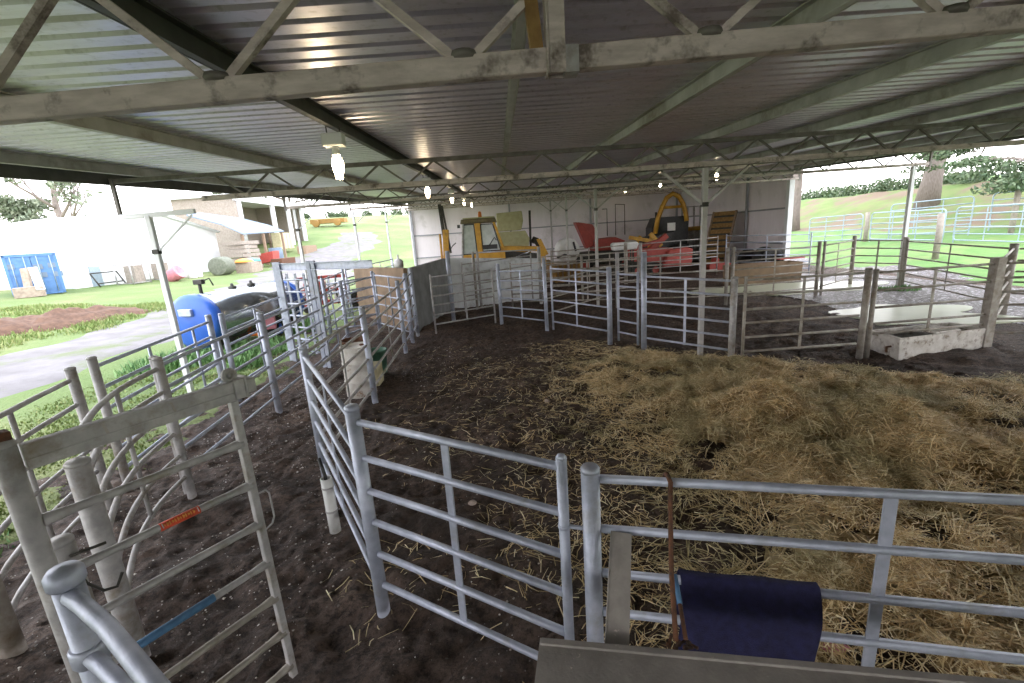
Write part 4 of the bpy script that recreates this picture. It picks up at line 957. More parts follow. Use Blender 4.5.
# pale olive harvester-like box behind
t = empty('seed_box', (.9, 30, 0), 'pale olive green machine hopper standing behind the digger cab', 'machine')
b = MB(); b.prism([(-.15, 3.05), (1.35, 3.05), (1.5, 3.6), (1.45, 4.2), (-.15, 4.15)], 29.3, 30.7); b.build('upper_bin', M['olive'], t, .05)
b = MB(); b.prism([(-.25, 2.0), (1.75, 2.0), (1.85, 2.5), (1.6, 3.0), (-.25, 3.0)], 29.2, 30.8); b.build('lower_bin', M['olive'], t, .05)
b = MB(); b.box((.6, 30, 1.1), (2.2, 1.2, 1.9)); b.build('stand', M['steel_dark'], t, .03)
b = MB(); b.tube([(1.9, 29.6, 1.9), (1.95, 29.6, 4.2)], .07, 8); b.build('exhaust_pipe', M['steel_dark'], t)
b = MB(); b.tube([(2.05, 29.7, 2.4), (2.3, 29.6, 2.3), (2.5, 29.6, 2.0)], .22, 8); b.build('spout', M['steel_dark'], t)
# round bale in white wrap
b = MB(); R_ = Matrix.Rotation(PI / 2, 3, 'X')
prof = [(0, -.62), (.45, -.62), (.6, -.56), (.66, -.45), (.67, 0), (.66, .45), (.6, .56), (.45, .62), (0, .62)]
b.lathe(prof, (3.72, 26.2, 1.75), 24, R_)
for i in range(len(b.v)):
    v = Vector(b.v[i]); q = .03 * mnoise.noise(v * 3.1); b.v[i] = (v.x + q, v.y, v.z + q * 2)
t = tag(b.build('wrapped_bale', M['white']), 'white plastic wrapped bale on a crate in front of the red hay machine', 'bale')
b = MB(); b.tube([(3.05, 25.55, 1.4), (3.5, 25.55, 1.55), (4.1, 25.56, 1.4)], .05, 6); b.tube([(4.0, 25.56, 2.2), (4.12, 25.55, 1.7)], .06, 6); b.build('black_strap', M['black'], t)
t = empty('slatted_crate', (3.6, 26.2, 0), 'brown slatted crate under the white wrapped bale', 'crate')
b = MB()
for k in range(6): b.box((2.95 + k * .26, 25.52, .55), (.16, .04, 1.05))
b.build('slats', M['ochre'], t); b = MB(); b.box((3.6, 26.2, .55), (1.3, 1.2, 1.02)); b.build('box', M['wood'], t)
# red hay machine
Yh = 30.6
t = empty('hay_machine', (5.9, Yh, 0), 'red hay machine with a raised tilted chute near the back wall', 'machine')
b = MB(); b.prism([(4.85, 3.3), (5.25, 3.22), (5.95, 2.3), (6.0, 1.75), (5.55, 1.6)], Yh - .7, Yh + .3); b.build('chute', M['red'], t, .02)
b = MB(); b.prism([(5.2, 3.3), (6.15, 3.1), (6.5, 2.5), (6.2, 2.0), (5.7, 2.2)], Yh + .35, Yh + .9); b.build('chute_back', M['red_faded'], t, .02)
b = MB(); b.prism([(6.0, 1.4), (7.9, 1.4), (8.0, 1.95), (7.4, 2.2), (6.4, 2.15), (6.0, 2.0)], Yh - .8, Yh + .8); b.build('body', M['red'], t, .03)
b = MB(); b.prism([(4.9, .5), (8.6, .5), (8.6, 1.45), (4.9, 1.35)], Yh - .6, Yh + .6); b.build('chassis', M['steel_dark'], t, .03)
for x in (5.4, 8.0): wheel(t, (x, Yh - .8, .5), .5, .25, 'y', 'red')
b = MB(); b.tube([(7.0, Yh - .2, 2.3), (7.0, Yh - .2, 4.0), (6.7, Yh - .2, 4.0)], .03, 8); b.tube([(7.55, Yh - .2, 2.3), (7.55, Yh - .2, 4.25), (8.15, Yh - .2, 4.2), (8.15, Yh - .2, 2.3)], .03, 8); b.build('guard_hoop', M['steel_dark'], t)
# yellow low implement
t = empty('yellow_implement', (9.0, 28.6, 0), 'low yellow implement with angled arms between the red machines', 'implement')
b = MB(); b.bar((7.9, 28.5, 2.15), (9.7, 28.5, 1.75), .2, .22); b.bar((8.2, 28.7, 1.3), (8.6, 28.5, 2.2), .16, .18, (0, 1, 0)); b.build('arm', M['yellow'], t, .02)
b = MB(); b.bar((9.2, 28.5, 2.3), (9.9, 28.5, 1.5), .25, .2, (0, 1, 0)); b.bar((9.1, 28.7, .9), (9.3, 28.5, 2.1), .2, .2, (0, 1, 0)); b.build('bracket', M['yellow'], t, .02)
b = MB(); b.box((8.9, 28.7, .6), (1.9, .8, 1.2)); b.build('frame', M['steel_dark'], t, .03)
# red mower
Ym = 26.2
t = empty('mower', (9.0, Ym, 0), 'bright red mower deck with rounded covers behind the pale panel', 'mower')
b = MB(); b.prism([(7.3, .9), (9.9, .6), (10.0, 1.2), (9.5, 1.5), (7.4, 1.6)], Ym - .6, Ym + .6); b.build('deck', M['red_faded'], t, .08)
b = MB(); b.prism([(8.9, .5), (10.5, .5), (10.55, 1.4), (10.2, 1.5), (9.2, 1.4)], Ym - .95, Ym - .5); b.build('side_cover', M['red_faded'], t, .08)
b = MB(); b.bar((7.0, Ym - .3, 1.55), (9.0, Ym - .3, 1.95), .25, .2); b.bar((8.4, Ym, 1.4), (9.4, Ym, 2.2), .3, .3, (0, 1, 0)); b.build('linkage', M['red'], t, .03)
for x in (7.6, 8.6): wheel(t, (x, Ym - .5, .35), .35, .2, 'y', 'red')
t = empty('white_tub', (6.6, 24.2, 0), 'white oblong tub standing before the red mower', 'tub')
b = MB(); b.prism([(5.95, 1.62), (7.2, 1.62), (7.28, 1.95), (7.15, 2.03), (6.0, 2.03), (5.88, 1.95)], 24.4, 25.0); b.build('tub', M['white'], t, .06)
b = MB()
for x in (6.1, 7.0):
    for y in (24.5, 25.0): b.bar((x, y, 0), (x, y, 1.63), .07, .07)
b.bar((6.0, 24.75, .9), (7.3, 24.75, .9), .06, .06); b.build('stand', M['steel_dark'], t)
# black machine with a yellow arched boom
t = empty('loader_tractor', (11.3, 31.6, 0), 'black tractor with a yellow arched boom standing by the back wall', 'tractor')
b = MB(); b.prism([(10.2, .9), (12.6, .9), (12.7, 2.9), (12.4, 3.25), (10.5, 3.25), (10.2, 2.6)], 31.2, 32.6); b.build('cab_body', M['black'], t, .06)
b = MB(); b.prism([(9.4, .9), (10.6, .9), (11.4, 2.35), (9.3, 2.0)], 30.2, 31.4); b.build('bonnet', M['black'], t, .06)
for x in (10.0, 12.0): wheel(t, (x, 30.6, .75), .75, .4, 'y', 'steel_dark')
pts = [(10.35, 31.0, 2.2), (10.5, 31.0, 3.1), (10.8, 31.0, 3.9), (11.1, 31.0, 4.45), (11.5, 31.0, 4.7), (11.9, 31.0, 4.5), (12.2, 31.0, 4.0), (12.4, 31.0, 3.3), (12.45, 31.0, 2.9)]
b = MB(); b.tube(pts, .16, 8); b.build('boom', M['yellow'], t)
b = MB(); b.tube([(10.95, 31, 3.85), (12.1, 31, 3.85)], .09, 8); b.build('cross_bar', M['yellow'], t)
b = MB(); b.box((11.1, 30.1, 2.6), (.5, .08, .5)); b.build('number_plate', M['white'], t, .01)
b = MB(); b.box((10.5, 31.3, 3.3), (.12, .12, .6)); b.build('light_post', M['black'], t, .01)
# metal rack with yellow band and barrels-like ladder
t = empty('metal_rack', (14.0, 33, 0), 'grey ladder rack with a yellow band leaning near the corner of the walls', 'rack')
for x in (12.95, 13.35, 13.8, 14.25):
    b = MB(); b.tube([(x, 33, .05), (x, 33.1, 3.9)], .06, 8); b.build('upright', M['galv_worn'], t)
b = MB(); b.bar((12.85, 32.93, 2.35), (14.35, 32.93, 2.35), .05, .28); b.build('yellow_band', M['yellow'], t)
for z in (1.0, 1.7, 3.2, 3.85):
    b = MB(); b.bar((12.9, 33, z), (14.3, 33, z), .05, .07); b.build('rung', M['galv_worn'], t)
b = MB(); b.box((13.6, 33.4, 1.2), (1.3, .6, 2.3)); b.build('sheet_stack', M['galv_worn'], t, .03)
# stained timber steps leaning on the right wall
t = empty('timber_ramp', (13.4, 27, 0), 'stained timber loading ramp with cross battens leaning on the right wall', 'ramp')
ra = Vector((13.0, 28.4, .2)); rb = Vector((13.9, 28.9, 3.3)); up_ = (rb - ra).normalized(); sd_ = Vector((.75, -.62, 0)).normalized(); nn_ = up_.cross(sd_)
def quadbox(c, a, la, b_, lb, n_, ln): 
    R_ = Matrix((a, b_, n_)).transposed(); return c, (la, lb, ln), R_
b = MB(); c, d_, R_ = quadbox((ra + rb) / 2 + sd_ * .1, sd_, 1.25, up_, (rb - ra).length, nn_, .05); b.box(c, d_, R_); b.build('deck', M['timber_yellow'], t)
for s in (-.55, .75):
    b = MB(); c, d_, R_ = quadbox((ra + rb) / 2 + sd_ * s - nn_ * .03, sd_, .09, up_, (rb - ra).length, nn_, .2); b.box(c, d_, R_); b.build('side_rail', M['wood'], t)
for k in range(8):
    p = ra.lerp(rb, .10 + k * .115) + sd_ * .1
    for sg in (-1, 1):
        b = MB(); c, d_, R_ = quadbox(p + nn_ * sg * .05, sd_, 1.15, up_, .1, nn_, .06); b.box(c, d_, R_); b.build('batten', M['steel_dark'] if k % 2 else M['steel_dark'], t)
# dark tyres by the right wall
for k, (x, y, z, r_, lab) in enumerate([(14.2, 23.9, .6, .6, 'dark tyre leaning on the right wall, nearest of the pile'), (14.3, 24.9, .62, .62, 'dark tyre leaning on the right wall behind the nearest one'), (14.0, 26.0, .55, .55, 'smaller dark tyre at the foot of the timber ramp')]):
    b = MB(); b.lathe([(r_ * .55, -.12), (r_ * .8, -.16), (r_, -.12), (r_, .12), (r_ * .8, .16), (r_ * .55, .12), (r_ * .5, 0), (r_ * .55, -.12)], (x, y, z + .02), 26, Matrix.Rotation(PI / 2, 3, 'X') @ Matrix.Rotation(.1, 3, 'Y')); tag(b.build('tyre', M['rubber']), lab, 'tyre', 'tyres by the right wall')
b = MB(); b.box((12.0, 25.2, .35), (1.3, .4, .4)); b.lathe([(.0, .0), (.2, .0), (.22, .25), (0, .28)], (11.7, 25.1, .55), 14); tag(b.build('red_drawbar', M['red'], None, .04), 'low red drawbar lying beyond the bright panel', 'drawbar')
b = MB(); b.box((13.5, 21.3, .9), (1.3, .25, .10), Matrix.Rotation(.12, 3, 'Z')); tag(b.build('orange_board', M['red_faded'], None, .02), 'faded orange board lying over the end of the long tan trough', 'board')

# ---------------------------------------------------------------- yard beside the open left side
def onto(x, y): return gl(x, y)
# blue and silver tank trailer
ta = Vector((-9.0, 13.05, 0)); tb = Vector((-8.15, 17.1, 0)); td = (tb - ta).normalized(); tn = Vector((-td.y, td.x, 0)); zg = max(gl(ta.x, ta.y), gl(tb.x, tb.y)); zc = zg + .98; rr = .78
Rt = Matrix((tn, Vector((0, 0, 1)), td)).transposed()
t = empty('tank_trailer', ta + Vector((0, 0, zg)), 'silver tank trailer with bright blue ends beside the open left side', 'tank trailer')
Lt = (tb - ta).length
b = MB(); b.lathe([(rr, .25), (rr, Lt - .25)], ta + Vector((0, 0, zc)), 36, Rt); b.build('barrel', M['silver'], t)
for a0, sg in ((0, 1), (Lt, -1)):
    b = MB(); pf = [(0, a0 - sg * .1), (rr * .5, a0 - sg * .07), (rr * .9, a0), (rr + .02, a0 + sg * .06), (rr + .025, a0 + sg * .30), (rr, a0 + sg * .31)]
    b.lathe(pf if sg > 0 else pf[::-1], ta + Vector((0, 0, zc)), 36, Rt); b.build('end_cap', M['blue'], t)
b = MB(); 
for s in (-1, 1): b.bar(ta + tn * .45 * s + Vector((0, 0, zg + .30)) + td * .1, tb + tn * .45 * s + Vector((0, 0, zg + .30)), .1, .14)
for q in (.15, .4, .65, .9): b.bar(ta.lerp(tb, q) - tn * .6 + Vector((0, 0, zg + .36)), ta.lerp(tb, q) + tn * .6 + Vector((0, 0, zg + .36)), .1, .12)
b.build('chassis', M['steel_dark'], t)
RW = Matrix((td, Vector((0, 0, 1)), tn)).transposed()
for s in (-.72, .72):
    for q in (.58,):
        c = ta.lerp(tb, q) + tn * s + Vector((0, 0, zg + .36)); b = MB(); b.lathe([(.18, -.09), (.30, -.11), (.36, -.06), (.36, .06), (.30, .11), (.18, .09), (0, .05), (0, -.05), (.18, -.09)], c, 24, RW); b.build('wheel', M['rubber'], t)
        b = MB(); b.box(c + Vector((0, 0, .38)), (.9, .25, .05), RW @ Matrix.Rotation(PI / 2, 3, 'X')); b.build('mudguard', M['steel_dark'], t)
p = ta + td * .55 + Vector((0, 0, zc + rr)); b = MB(); b.tube([p, p + Vector((0, 0, .3))], .05, 10); b.box(p + Vector((0, 0, .34)), (.25, .18, .14)); b.tube([p + Vector((.1, 0, .36)), p + Vector((.25, .1, .42)), p + Vector((.3, .15, .2))], .025, 6); b.build('pump', M['steel_dark'], t, .01)
for q in (.42, .62):
    p = ta.lerp(tb, q) + Vector((0, 0, zc + rr)); b = MB(); b.lathe([(.12, -.03), (.12, .06), (.05, .08), (.04, .16), (0, .16)], p, 12); b.build('hatch', M['steel_dark'], t)
p = ta + Vector((0, 0, zc)) - td * .12; b = MB(); b.box(p + Vector((0, 0, .32)) + tn * .0, (.42, .1, .2), Rt @ Matrix.Rotation(PI / 2, 3, 'X')); b.build('tank_valve', M['galv'], t, .02)
b = MB(); p = ta.lerp(tb, .3) - tn * (rr + .02) + Vector((0, 0, zc)); b.tube([p + Vector((0, 0, .2)), p + Vector((.05, .3, .12)), p + Vector((.1, .8, -.1)), p + Vector((.12, 1.1, -.55))], .025, 6); b.build('hose', M['white'], t)
b = MB(); p = ta.lerp(tb, .36) - tn * .68 + Vector((0, 0, zg + .30)); b.box(p, (.35, .12, .10), Rt @ Matrix.Rotation(PI / 2, 3, 'X')); b.build('side_lamp', M['orange'], t, .01)
b = MB(); p = ta.lerp(tb, .52) - tn * .65 + Vector((0, 0, zg + .55)); b.box(p, (.55, .4, .45), Matrix.Rotation(.4, 3, 'Z')); b.build('pump_housing', M['pink'], t, .04)
b = MB(); p = ta.lerp(tb, .62) - tn * .62 + Vector((0, 0, zg + .25)); b.box(p, (.4, .35, .35), Matrix.Rotation(.4, 3, 'Z')); b.build('tool_box', M['blue'], t, .03)
# red implement behind the slide gate
zi = gl(-8.6, 20.4); t = empty('red_implement', (-8.0, 19.4, zi), 'red farm implement with black tines standing behind the slide gate', 'implement')
b = MB(); b.bar((-8.9, 20.0, zi + 1.55), (-7.0, 20.6, zi + 1.55), .1, .14); b.bar((-8.9, 20.0, zi + 1.0), (-7.0, 20.6, zi + 1.0), .1, .14); b.bar((-8.9, 20.0, zi + .45), (-7.0, 20.6, zi + .45), .16, .2); b.build('frame', M['red'], t)
for k in range(7):
    q = k / 6; p = Vector((-8.8, 20.0, 0)).lerp(Vector((-7.1, 20.6, 0)), q); b = MB(); b.tube([(p.x, p.y - .05, zi + 1.6), (p.x, p.y - .3, zi + 1.1), (p.x, p.y - .2, zi + .35)], .035, 6); b.build('tine', M['black'], t)
b = MB(); b.box((-8.5, 20.8, zi + .9), (.9, .8, .9), Matrix.Rotation(.3, 3, 'Z')); b.build('hopper', M['red'], t, .05)
b = MB(); b.box((-7.4, 21.0, zi + .9), (.7, .8, .7), Matrix.Rotation(.3, 3, 'Z')); b.build('tank', M['white'], t, .05)
wheel(t, (-8.9, 20.6, zi + .38), .38, .2, 'x', 'red'); wheel(t, (-6.9, 21.2, zi + .38), .38, .2, 'x', 'red')
b = MB(); b.tube([(-9.15, 19.9, zi + .9), (-9.3, 19.8, zi + 1.6), (-9.2, 19.8, zi + 1.75)], .05, 8); b.box((-9.25, 19.8, zi + 1.3), (.35, .25, .3)); b.build('hydraulic_block', M['black'], t, .02)
# sitting dark object at far corner (pot on post)
t = empty('gas_bottle', (-6.35, 28.5, 0), 'dark round bottle standing by the far left fence', 'bottle')
b = MB(); b.box((-6.35, 28.5, .65), (.5, .5, 1.3)); b.build('crate_stand', M['galv'], t, .02)
b = MB(); b.lathe([(.2, 0), (.3, .06), (.3, .35), (.2, .5), (.06, .55), (.05, .8), (0, .8)], (-6.35, 28.5, 1.3), 16); b.build('body', M['galv_worn'], t)

# brown earth heap
def heap(name, cx, cy, rx, ry, h, m, lab, cat, rot=0):
    nx_ = 40; vs = []; fs = []
    for i in range(nx_ + 1):
        for j in range(nx_ + 1):
            u = i / nx_ * 2 - 1; v = j / nx_ * 2 - 1; x = rx * u; y = ry * v
            X = cx + x * math.cos(rot) - y * math.sin(rot); Y_ = cy + x * math.sin(rot) + y * math.cos(rot)
            q = max(0, 1 - (u * u + v * v) * 1.05)
            z = gl(X, Y_) + h * q ** .7 * (1 + .5 * mnoise.noise(Vector((X * .8, Y_ * .8, 0)))) + .25 * q * mnoise.noise(Vector((X * 2.5, Y_ * 2.5, 3))) - .12
            vs.append((X, Y_, z))
    for i in range(nx_):
        for j in range(nx_): a = i * (nx_ + 1) + j; fs.append((a, a + nx_ + 1, a + nx_ + 2, a + 1))
    b = MB(); b.add(vs, fs, True); return tag(b.build(name, M[m]), lab, cat, kind='stuff')
heap('earth_heap', -18.6, 18.6, 4.2, 1.5, .55, 'dirt_pile', 'heap of bare brown earth on the green verge', 'earth', 1.15)

# shipping container
def container(x, y, rz):
    z = gl(x, y); t = empty('shipping_container', (x, y, z), 'blue shipping container with its doors facing the yard', 'container')
    R_ = Matrix.Rotation(rz, 3, 'Z'); P = lambda a, b_, c: R_ @ Vector((a, b_, c)) + Vector((x, y, z))
    W_, H_, L_ = 2.35, 2.5, 3.0
    b = MB(); b.box(P(0, L_ / 2 + .1, H_ / 2), (W_ - .1, L_, H_ - .1), R_)
    for k in range(9): 
        for s in (-1, 1): b.box(P(s * (W_ / 2 - .04), .4 + k * .29, H_ / 2), (.05, .14, H_ - .3), R_)
    b.build('body', M['blue_cont'], t)
    b = MB()
    for s in (-1, 1): b.box(P(s * (W_ / 2 - .07), 0, H_ / 2), (.14, .16, H_), R_)
    for zz in (.08, H_ - .08): b.box(P(0, 0, zz), (W_, .16, .16), R_)
    b.build('door_frame', M['blue_cont'], t)
    for s in (-1, 1):
        b = MB(); b.box(P(s * .53, .0, H_ / 2), (1.03, .06, H_ - .34), R_)
        for zz in (.42, .88, 1.34, 1.8, 2.2): b.box(P(s * .53, -.035, zz), (.88, .03, .2), R_)
        dr = b.build('door', M['blue_cont'], t)
        for q in (.28, .85):
            b = MB(); b.tube([P(s * q, -.08, .15), P(s * q, -.08, H_ - .15)], .025, 6); b.build('lock_bar', M['galv_pale'], dr)
    for (a, c) in ((.9, 1.75), (.25, 1.7), (.35, 1.2), (1.05, 1.2), (-.95, 1.8)):
        b = MB(); b.box(P(a, -.06, c), (.42, .015, .3), R_); b.build('pale_patch', M['tarp_blue'], t)
    return t
container(-28.8, 29.0, .77)
# big white shed
zs_ = 1.05
t = empty('white_shed', (-30, 41, zs_), 'large white shed standing beyond the gravel track', 'shed')
b = MB(); b.box((-35, 41.5, zs_ + 1.95), (10, 17.5, 4.3)); b.build('walls', M['shed_white'], t)
b = MB(); b.prism([(32.6, zs_ + 4.0), (42, zs_ + 5.6), (50.4, zs_ + 4.0), (50.4, zs_ + 4.15), (42, zs_ + 5.8), (32.6, zs_ + 4.15)], -40.3, -29.6, 'x'); b.prism([(33, zs_ + 4.05), (42, zs_ + 5.6), (50, zs_ + 4.05)], -40, -30.02, 'x'); b.build('roof', M['shed_white'], t)
b = MB(); b.box((-29.96, 34.6, zs_ + .6), (.06, .9, 1.9)); b.build('door', M['galv_pale'], t)
# lean-to awning
AW = [(-29, 44.7, 6.6), (-28, 48.3, 5.75), (-28, 51.8, 4.84), (-28, 61.7, 5.2), (-33, 68, 6.45), (-33, 61.1, 7.15), (-33, 53.2, 7.45)]
t = empty('awning', (-30.5, 56, zs_), 'blue grey sheet awning on posts at the end of the white shed', 'awning')
b = MB(); b.add(AW + [(x, y, z - .12) for x, y, z in AW],
  [(0, 1, 6), (1, 2, 6), (2, 5, 6), (2, 3, 5), (3, 4, 5), (13, 8, 7), (13, 9, 8), (13, 12, 9), (12, 10, 9), (12, 11, 10)] + [(i, 7 + i, 7 + (i + 1) % 7, (i + 1) % 7) for i in range(7)]); b.build('sheet', M['tarp_blue'], t)
for (x, y, h) in ((-28.2, 51.9, 4.75), (-28.2, 61.3, 5.0), (-28.2, 56.5, 4.85), (-32.6, 67, 6.2)):
    z = gl(x, y); b = MB(); b.bar((x, y, z - .2), (x, y, h), .25, .25); b.build('post', M['wood'], t)
# open bay shed
zb_ = gl(-34, 68); t = empty('open_shed', (-36, 69, zb_), 'open fronted shed with white posts and dark bays behind the awning', 'shed')
b = MB(); b.box((-42, 73, zb_ + 3.5), (.3, 21, 8)); b.box((-38, 62.6, zb_ + 3.5), (8, .3, 8)); b.box((-38, 83, zb_ + 3.5), (8, .3, 8)); b.build('walls', M['wood_grey'], t)
b = MB(); b.box((-38.2, 73, zb_ + 7.5), (8.8, 22, .25)); b.box((-33.9, 73, zb_ + 7.2), (.2, 22, .8)); b.build('roof', M['shed_white'], t)
for y in (63.2, 72.3, 77.5, 82.6):
    b = MB(); b.box((-34, y, zb_ + 3.5), (.5, .5, 8)); b.build('post', M['shed_white'], t)
# goods under and before the awning
def place(name, x, y, mb_fn, m, lab, cat, grp=None, bev=.02):
    z = gl(x, y); b = MB(); mb_fn(b, x, y, z); return tag(b.build(name, M[m], None, bev), lab, cat, grp)
place('plank_stack', -27.4, 50.0, lambda b, x, y, z: [b.box((x, y, z + .25 + k * .42), (2.0 - .08 * (k % 2), 3.2 - .2 * (k % 3), .36), Matrix.Rotation(.05 * (k % 3 - 1), 3, 'Z')) for k in range(7)], 'wood_grey', 'tall stack of greyish planks under the near corner of the awning', 'planks')
t = place('wooden_crate', -25.2, 46.6, lambda b, x, y, z: [b.box((x, y, z + .5), (1.5, 2.5, 1.05), Matrix.Rotation(.1, 3, 'Z'))], 'cardboard', 'wooden crate heaped with orange and teal cloths before the awning', 'crate')
b = MB(); b.lathe([(.9, 0), (.7, .25), (.3, .36), (0, .4)], (-25.3, 46.0, gl(-25.2, 46.6) + 1.0), 14); tag(b.build('orange_cloth', M['label_orange']), 'orange cloth heaped in the wooden crate', 'cloth')
b = MB(); b.lathe([(.8, 0), (.65, .22), (.3, .3), (0, .36)], (-25.2, 47.4, gl(-25.2, 46.6) + 1.0), 14); tag(b.build('teal_cloth', M['teal']), 'teal cloth heaped in the wooden crate', 'cloth')
place('hay_roll', -25.9, 43.3, lambda b, x, y, z: b.lathe([(0, -1.1), (.75, -1.1), (.85, -.9), (.85, .9), (.75, 1.1), (0, 1.1)], (x, y, z + .8), 20, Matrix.Rotation(PI / 2, 3, 'X') @ Matrix.Rotation(.2, 3, 'Y')), 'roll', 'grey green roll lying beside the wooden crate', 'roll')
for k, (x, y, s_, lab) in enumerate([(-26.4, 39.8, .8, 'white plastic drum lying beside the pink tub'), (-26.6, 40.9, .7, 'white bucket by the white shed, next to the grey green roll'), (-27.2, 40.4, 1.0, 'taller white container against the white shed')]):
    place('white_container', x, y, lambda b, x, y, z: b.lathe([(0, 0), (.38 * s_, .0), (.42 * s_, .1), (.42 * s_, .9 * s_), (.3 * s_, 1.0 * s_), (.15 * s_, 1.1 * s_), (0, 1.1 * s_)], (x, y, z), 16), 'white', lab, 'container', 'white containers by the shed')
place('pink_tub', -26.5, 37.8, lambda b, x, y, z: b.lathe([(0, -.5), (.5, -.5), (.58, .5), (.5, .52), (0, .3)], (x, y, z + .55), 18, Matrix.Rotation(1.1, 3, 'Y')), 'pink', 'pink tub lying on its side by the white shed', 'tub')
place('red_barrow', -27.0, 54.5, lambda b, x, y, z: [b.prism([(x - .8, z + .4), (x + .8, z + .7), (x + .9, z + 1.8), (x - .9, z + 1.5)], y - .8, y + .8)], 'red_faded', 'red tipping barrow under the awning', 'barrow')
place('blue_drum', -27.6, 57.6, lambda b, x, y, z: b.lathe([(0, 0), (.75, 0), (.8, .9), (.75, 1.9), (0, 1.9)], (x, y, z), 18), 'tarp_blue', 'blue grey drum with a yellow top under the awning', 'drum')
place('brown_chest', -24.9, 53.4, lambda b, x, y, z: b.box((x, y, z + .5), (1.2, 3.4, 1.0)), 'brownrust', 'low brown chest on the grass before the awning', 'chest')
place('yellow_pallets', -28.8, 65.5, lambda b, x, y, z: [b.box((x - 2, y + k * 1.0, z + 1.9), (1.2, .85, 2.2)) for k in range(4)], 'cream', 'row of yellowish pallets standing at the far end of the awning', 'pallets')
place('brown_bin', -28.6, 67.5, lambda b, x, y, z: b.box((x + .8, y, z + .3), (1.2, 4.0, 1.2)), 'wood', 'brown bin below the yellowish pallets', 'bin')
place('rubbish_pile', -28.3, 27.9, lambda b, x, y, z: [b.box((x, y, z + .3), (1.3, .9, .6), Matrix.Rotation(.7, 3, 'Z')), b.bar((x - .3, y + .3, z + .5), (x - .4, y + .5, z + 1.7), .45, .15)], 'cardboard', 'pile of boards and sheets in front of the blue container', 'boards')
place('white_sheet', -27.7, 27.9, lambda b, x, y, z: b.bar((x + .1, y, z + .4), (x - .3, y + .3, z + 1.75), .4, .06), 'white', 'white sheet leaning on the pile before the blue container', 'sheet')
def frame_rack(x, y, w_, h_, lab, m='steel_dark'):
    z = gl(x, y); t = empty('leaning_frame', (x, y, z), lab, 'frame')
    b = MB(); a = Vector((x, y, z)); 
    for s in (0, w_): b.tube([(x, y + s, z), (x - .5, y + s, z + h_)], .05, 6)
    b.build('side', M[m], t)
    for q in (.25, 1): b = MB(); b.tube([(x - .5 * q, y, z + h_ * q), (x - .5 * q, y + w_, z + h_ * q)], .05, 6); b.build('rail', M[m], t)
frame_rack(-29.0, 33.6, 2.3, 1.0, 'dark metal frame leaning on the white shed')
def cage(x, y, lab):
    z = gl(x, y); t = empty('wire_cage', (x, y, z), lab, 'cage', 'wire cages by the shed')
    b = MB()
    for dx in (-.6, .6):
        for dy in (-.9, .9): b.tube([(x + dx, y + dy, z), (x + dx, y + dy, z + 1.5)], .05, 6)
    for zz in (.1, 1.5):
        b.tube([(x - .6, y - .9, z + zz), (x + .6, y - .9, z + zz), (x + .6, y + .9, z + zz), (x - .6, y + .9, z + zz)], .045, 6, closed=True)
    b.build('frame', M['galv_worn'], t); b = MB(); b.box((x - .1, y + .3, z + .75), (.8, .9, 1.3)); b.build('load', M['wood_grey'], t, .03)
cage(-28.4, 36.0, 'wire cage by the white shed, left one'); cage(-28.4, 38.3 - .6 + 1.0 - 2.1 + 2.2, 'wire cage by the white shed, next to the pink tub')

# ---------------------------------------------------------------- plants
def leaves(b_, pts, size, flat=.3):
    """little leaf quads round the given points"""
def leaf_cloud(name, centers, per, size, m, label=None, cat=None, parent=None, seed=1):
    r = np.random.default_rng(seed); P = []
    for (cx, cy, cz, rx, ry, rz) in centers:
        d = r.normal(size=(per, 3)); d /= np.linalg.norm(d, axis=1)[:, None]; q = r.random(per) ** .45
        P.append(np.array([cx, cy, cz]) + d * q[:, None] * np.array([rx, ry, rz]))
    P = np.concatenate(P); n = len(P)
    u = r.normal(size=(n, 3)); u /= np.linalg.norm(u, axis=1)[:, None]; v = r.normal(size=(n, 3)); v -= u * (u * v).sum(1)[:, None]; v /= np.linalg.norm(v, axis=1)[:, None]
    s = size * r.uniform(.6, 1.4, n)[:, None]
    Vv = np.stack([P - u * s, P - v * s * .45, P + u * s, P + v * s * .45], 1)
    if parent is not None: Vv = Vv - np.array(parent.location)
    Ff = np.arange(4 * n).reshape(n, 4)
    o = np_object(name, Vv.reshape(-1, 3), Ff, [M[m]], None, False)
    if parent is not None: o.parent = parent
    if label: tag(o, label, cat)
    return o
def blades(name, spots, m, label, cat, seed=3):
    """grass or weed blades; spots: (x, y, radius, count, height)"""
    r = np.random.default_rng(seed); X = []; Hh = []
    for (x, y, rad, c, h) in spots:
        a = r.uniform(0, 2 * PI, c); q = rad * np.sqrt(r.random(c)); X.append(np.stack([x + q * np.cos(a), y + q * np.sin(a)], -1)); Hh.append(h * r.uniform(.4, 1.2, c) * (1 - .5 * (q / rad) ** 2))
    X = np.concatenate(X); Hh = np.concatenate(Hh); n = len(X); z = terrain_left(X[:, :1], X[:, 1:])[:, 0]
    a = r.uniform(0, 2 * PI, n); w_ = .012 + .05 * Hh * r.uniform(.5, 1.2, n); ln = Hh * r.uniform(.2, .8, n); b_ = r.uniform(0, 2 * PI, n)
    base = np.stack([X[:, 0], X[:, 1], z - .02], -1); du = np.stack([np.cos(a) * w_, np.sin(a) * w_, 0 * a], -1); le = np.stack([np.cos(b_) * ln, np.sin(b_) * ln, Hh], -1)
    Vv = np.stack([base - du, base + du, base + le * .6 + du * .9, base + le, base + le * .6 - du * .9], 1)
    o = np_object(name, Vv.reshape(-1, 3), np.arange(5 * n).reshape(n, 5), [M[m]], None, False); return tag(o, label, cat, kind='stuff')
sp_ = [(random.uniform(-9.6, -5.6), random.uniform(1.5, 13), .5, 150, .07) for _ in range(190)]
blades('grass_verge', sp_, 'grass', 'short green grass along the outside of the race', 'grass', 3)
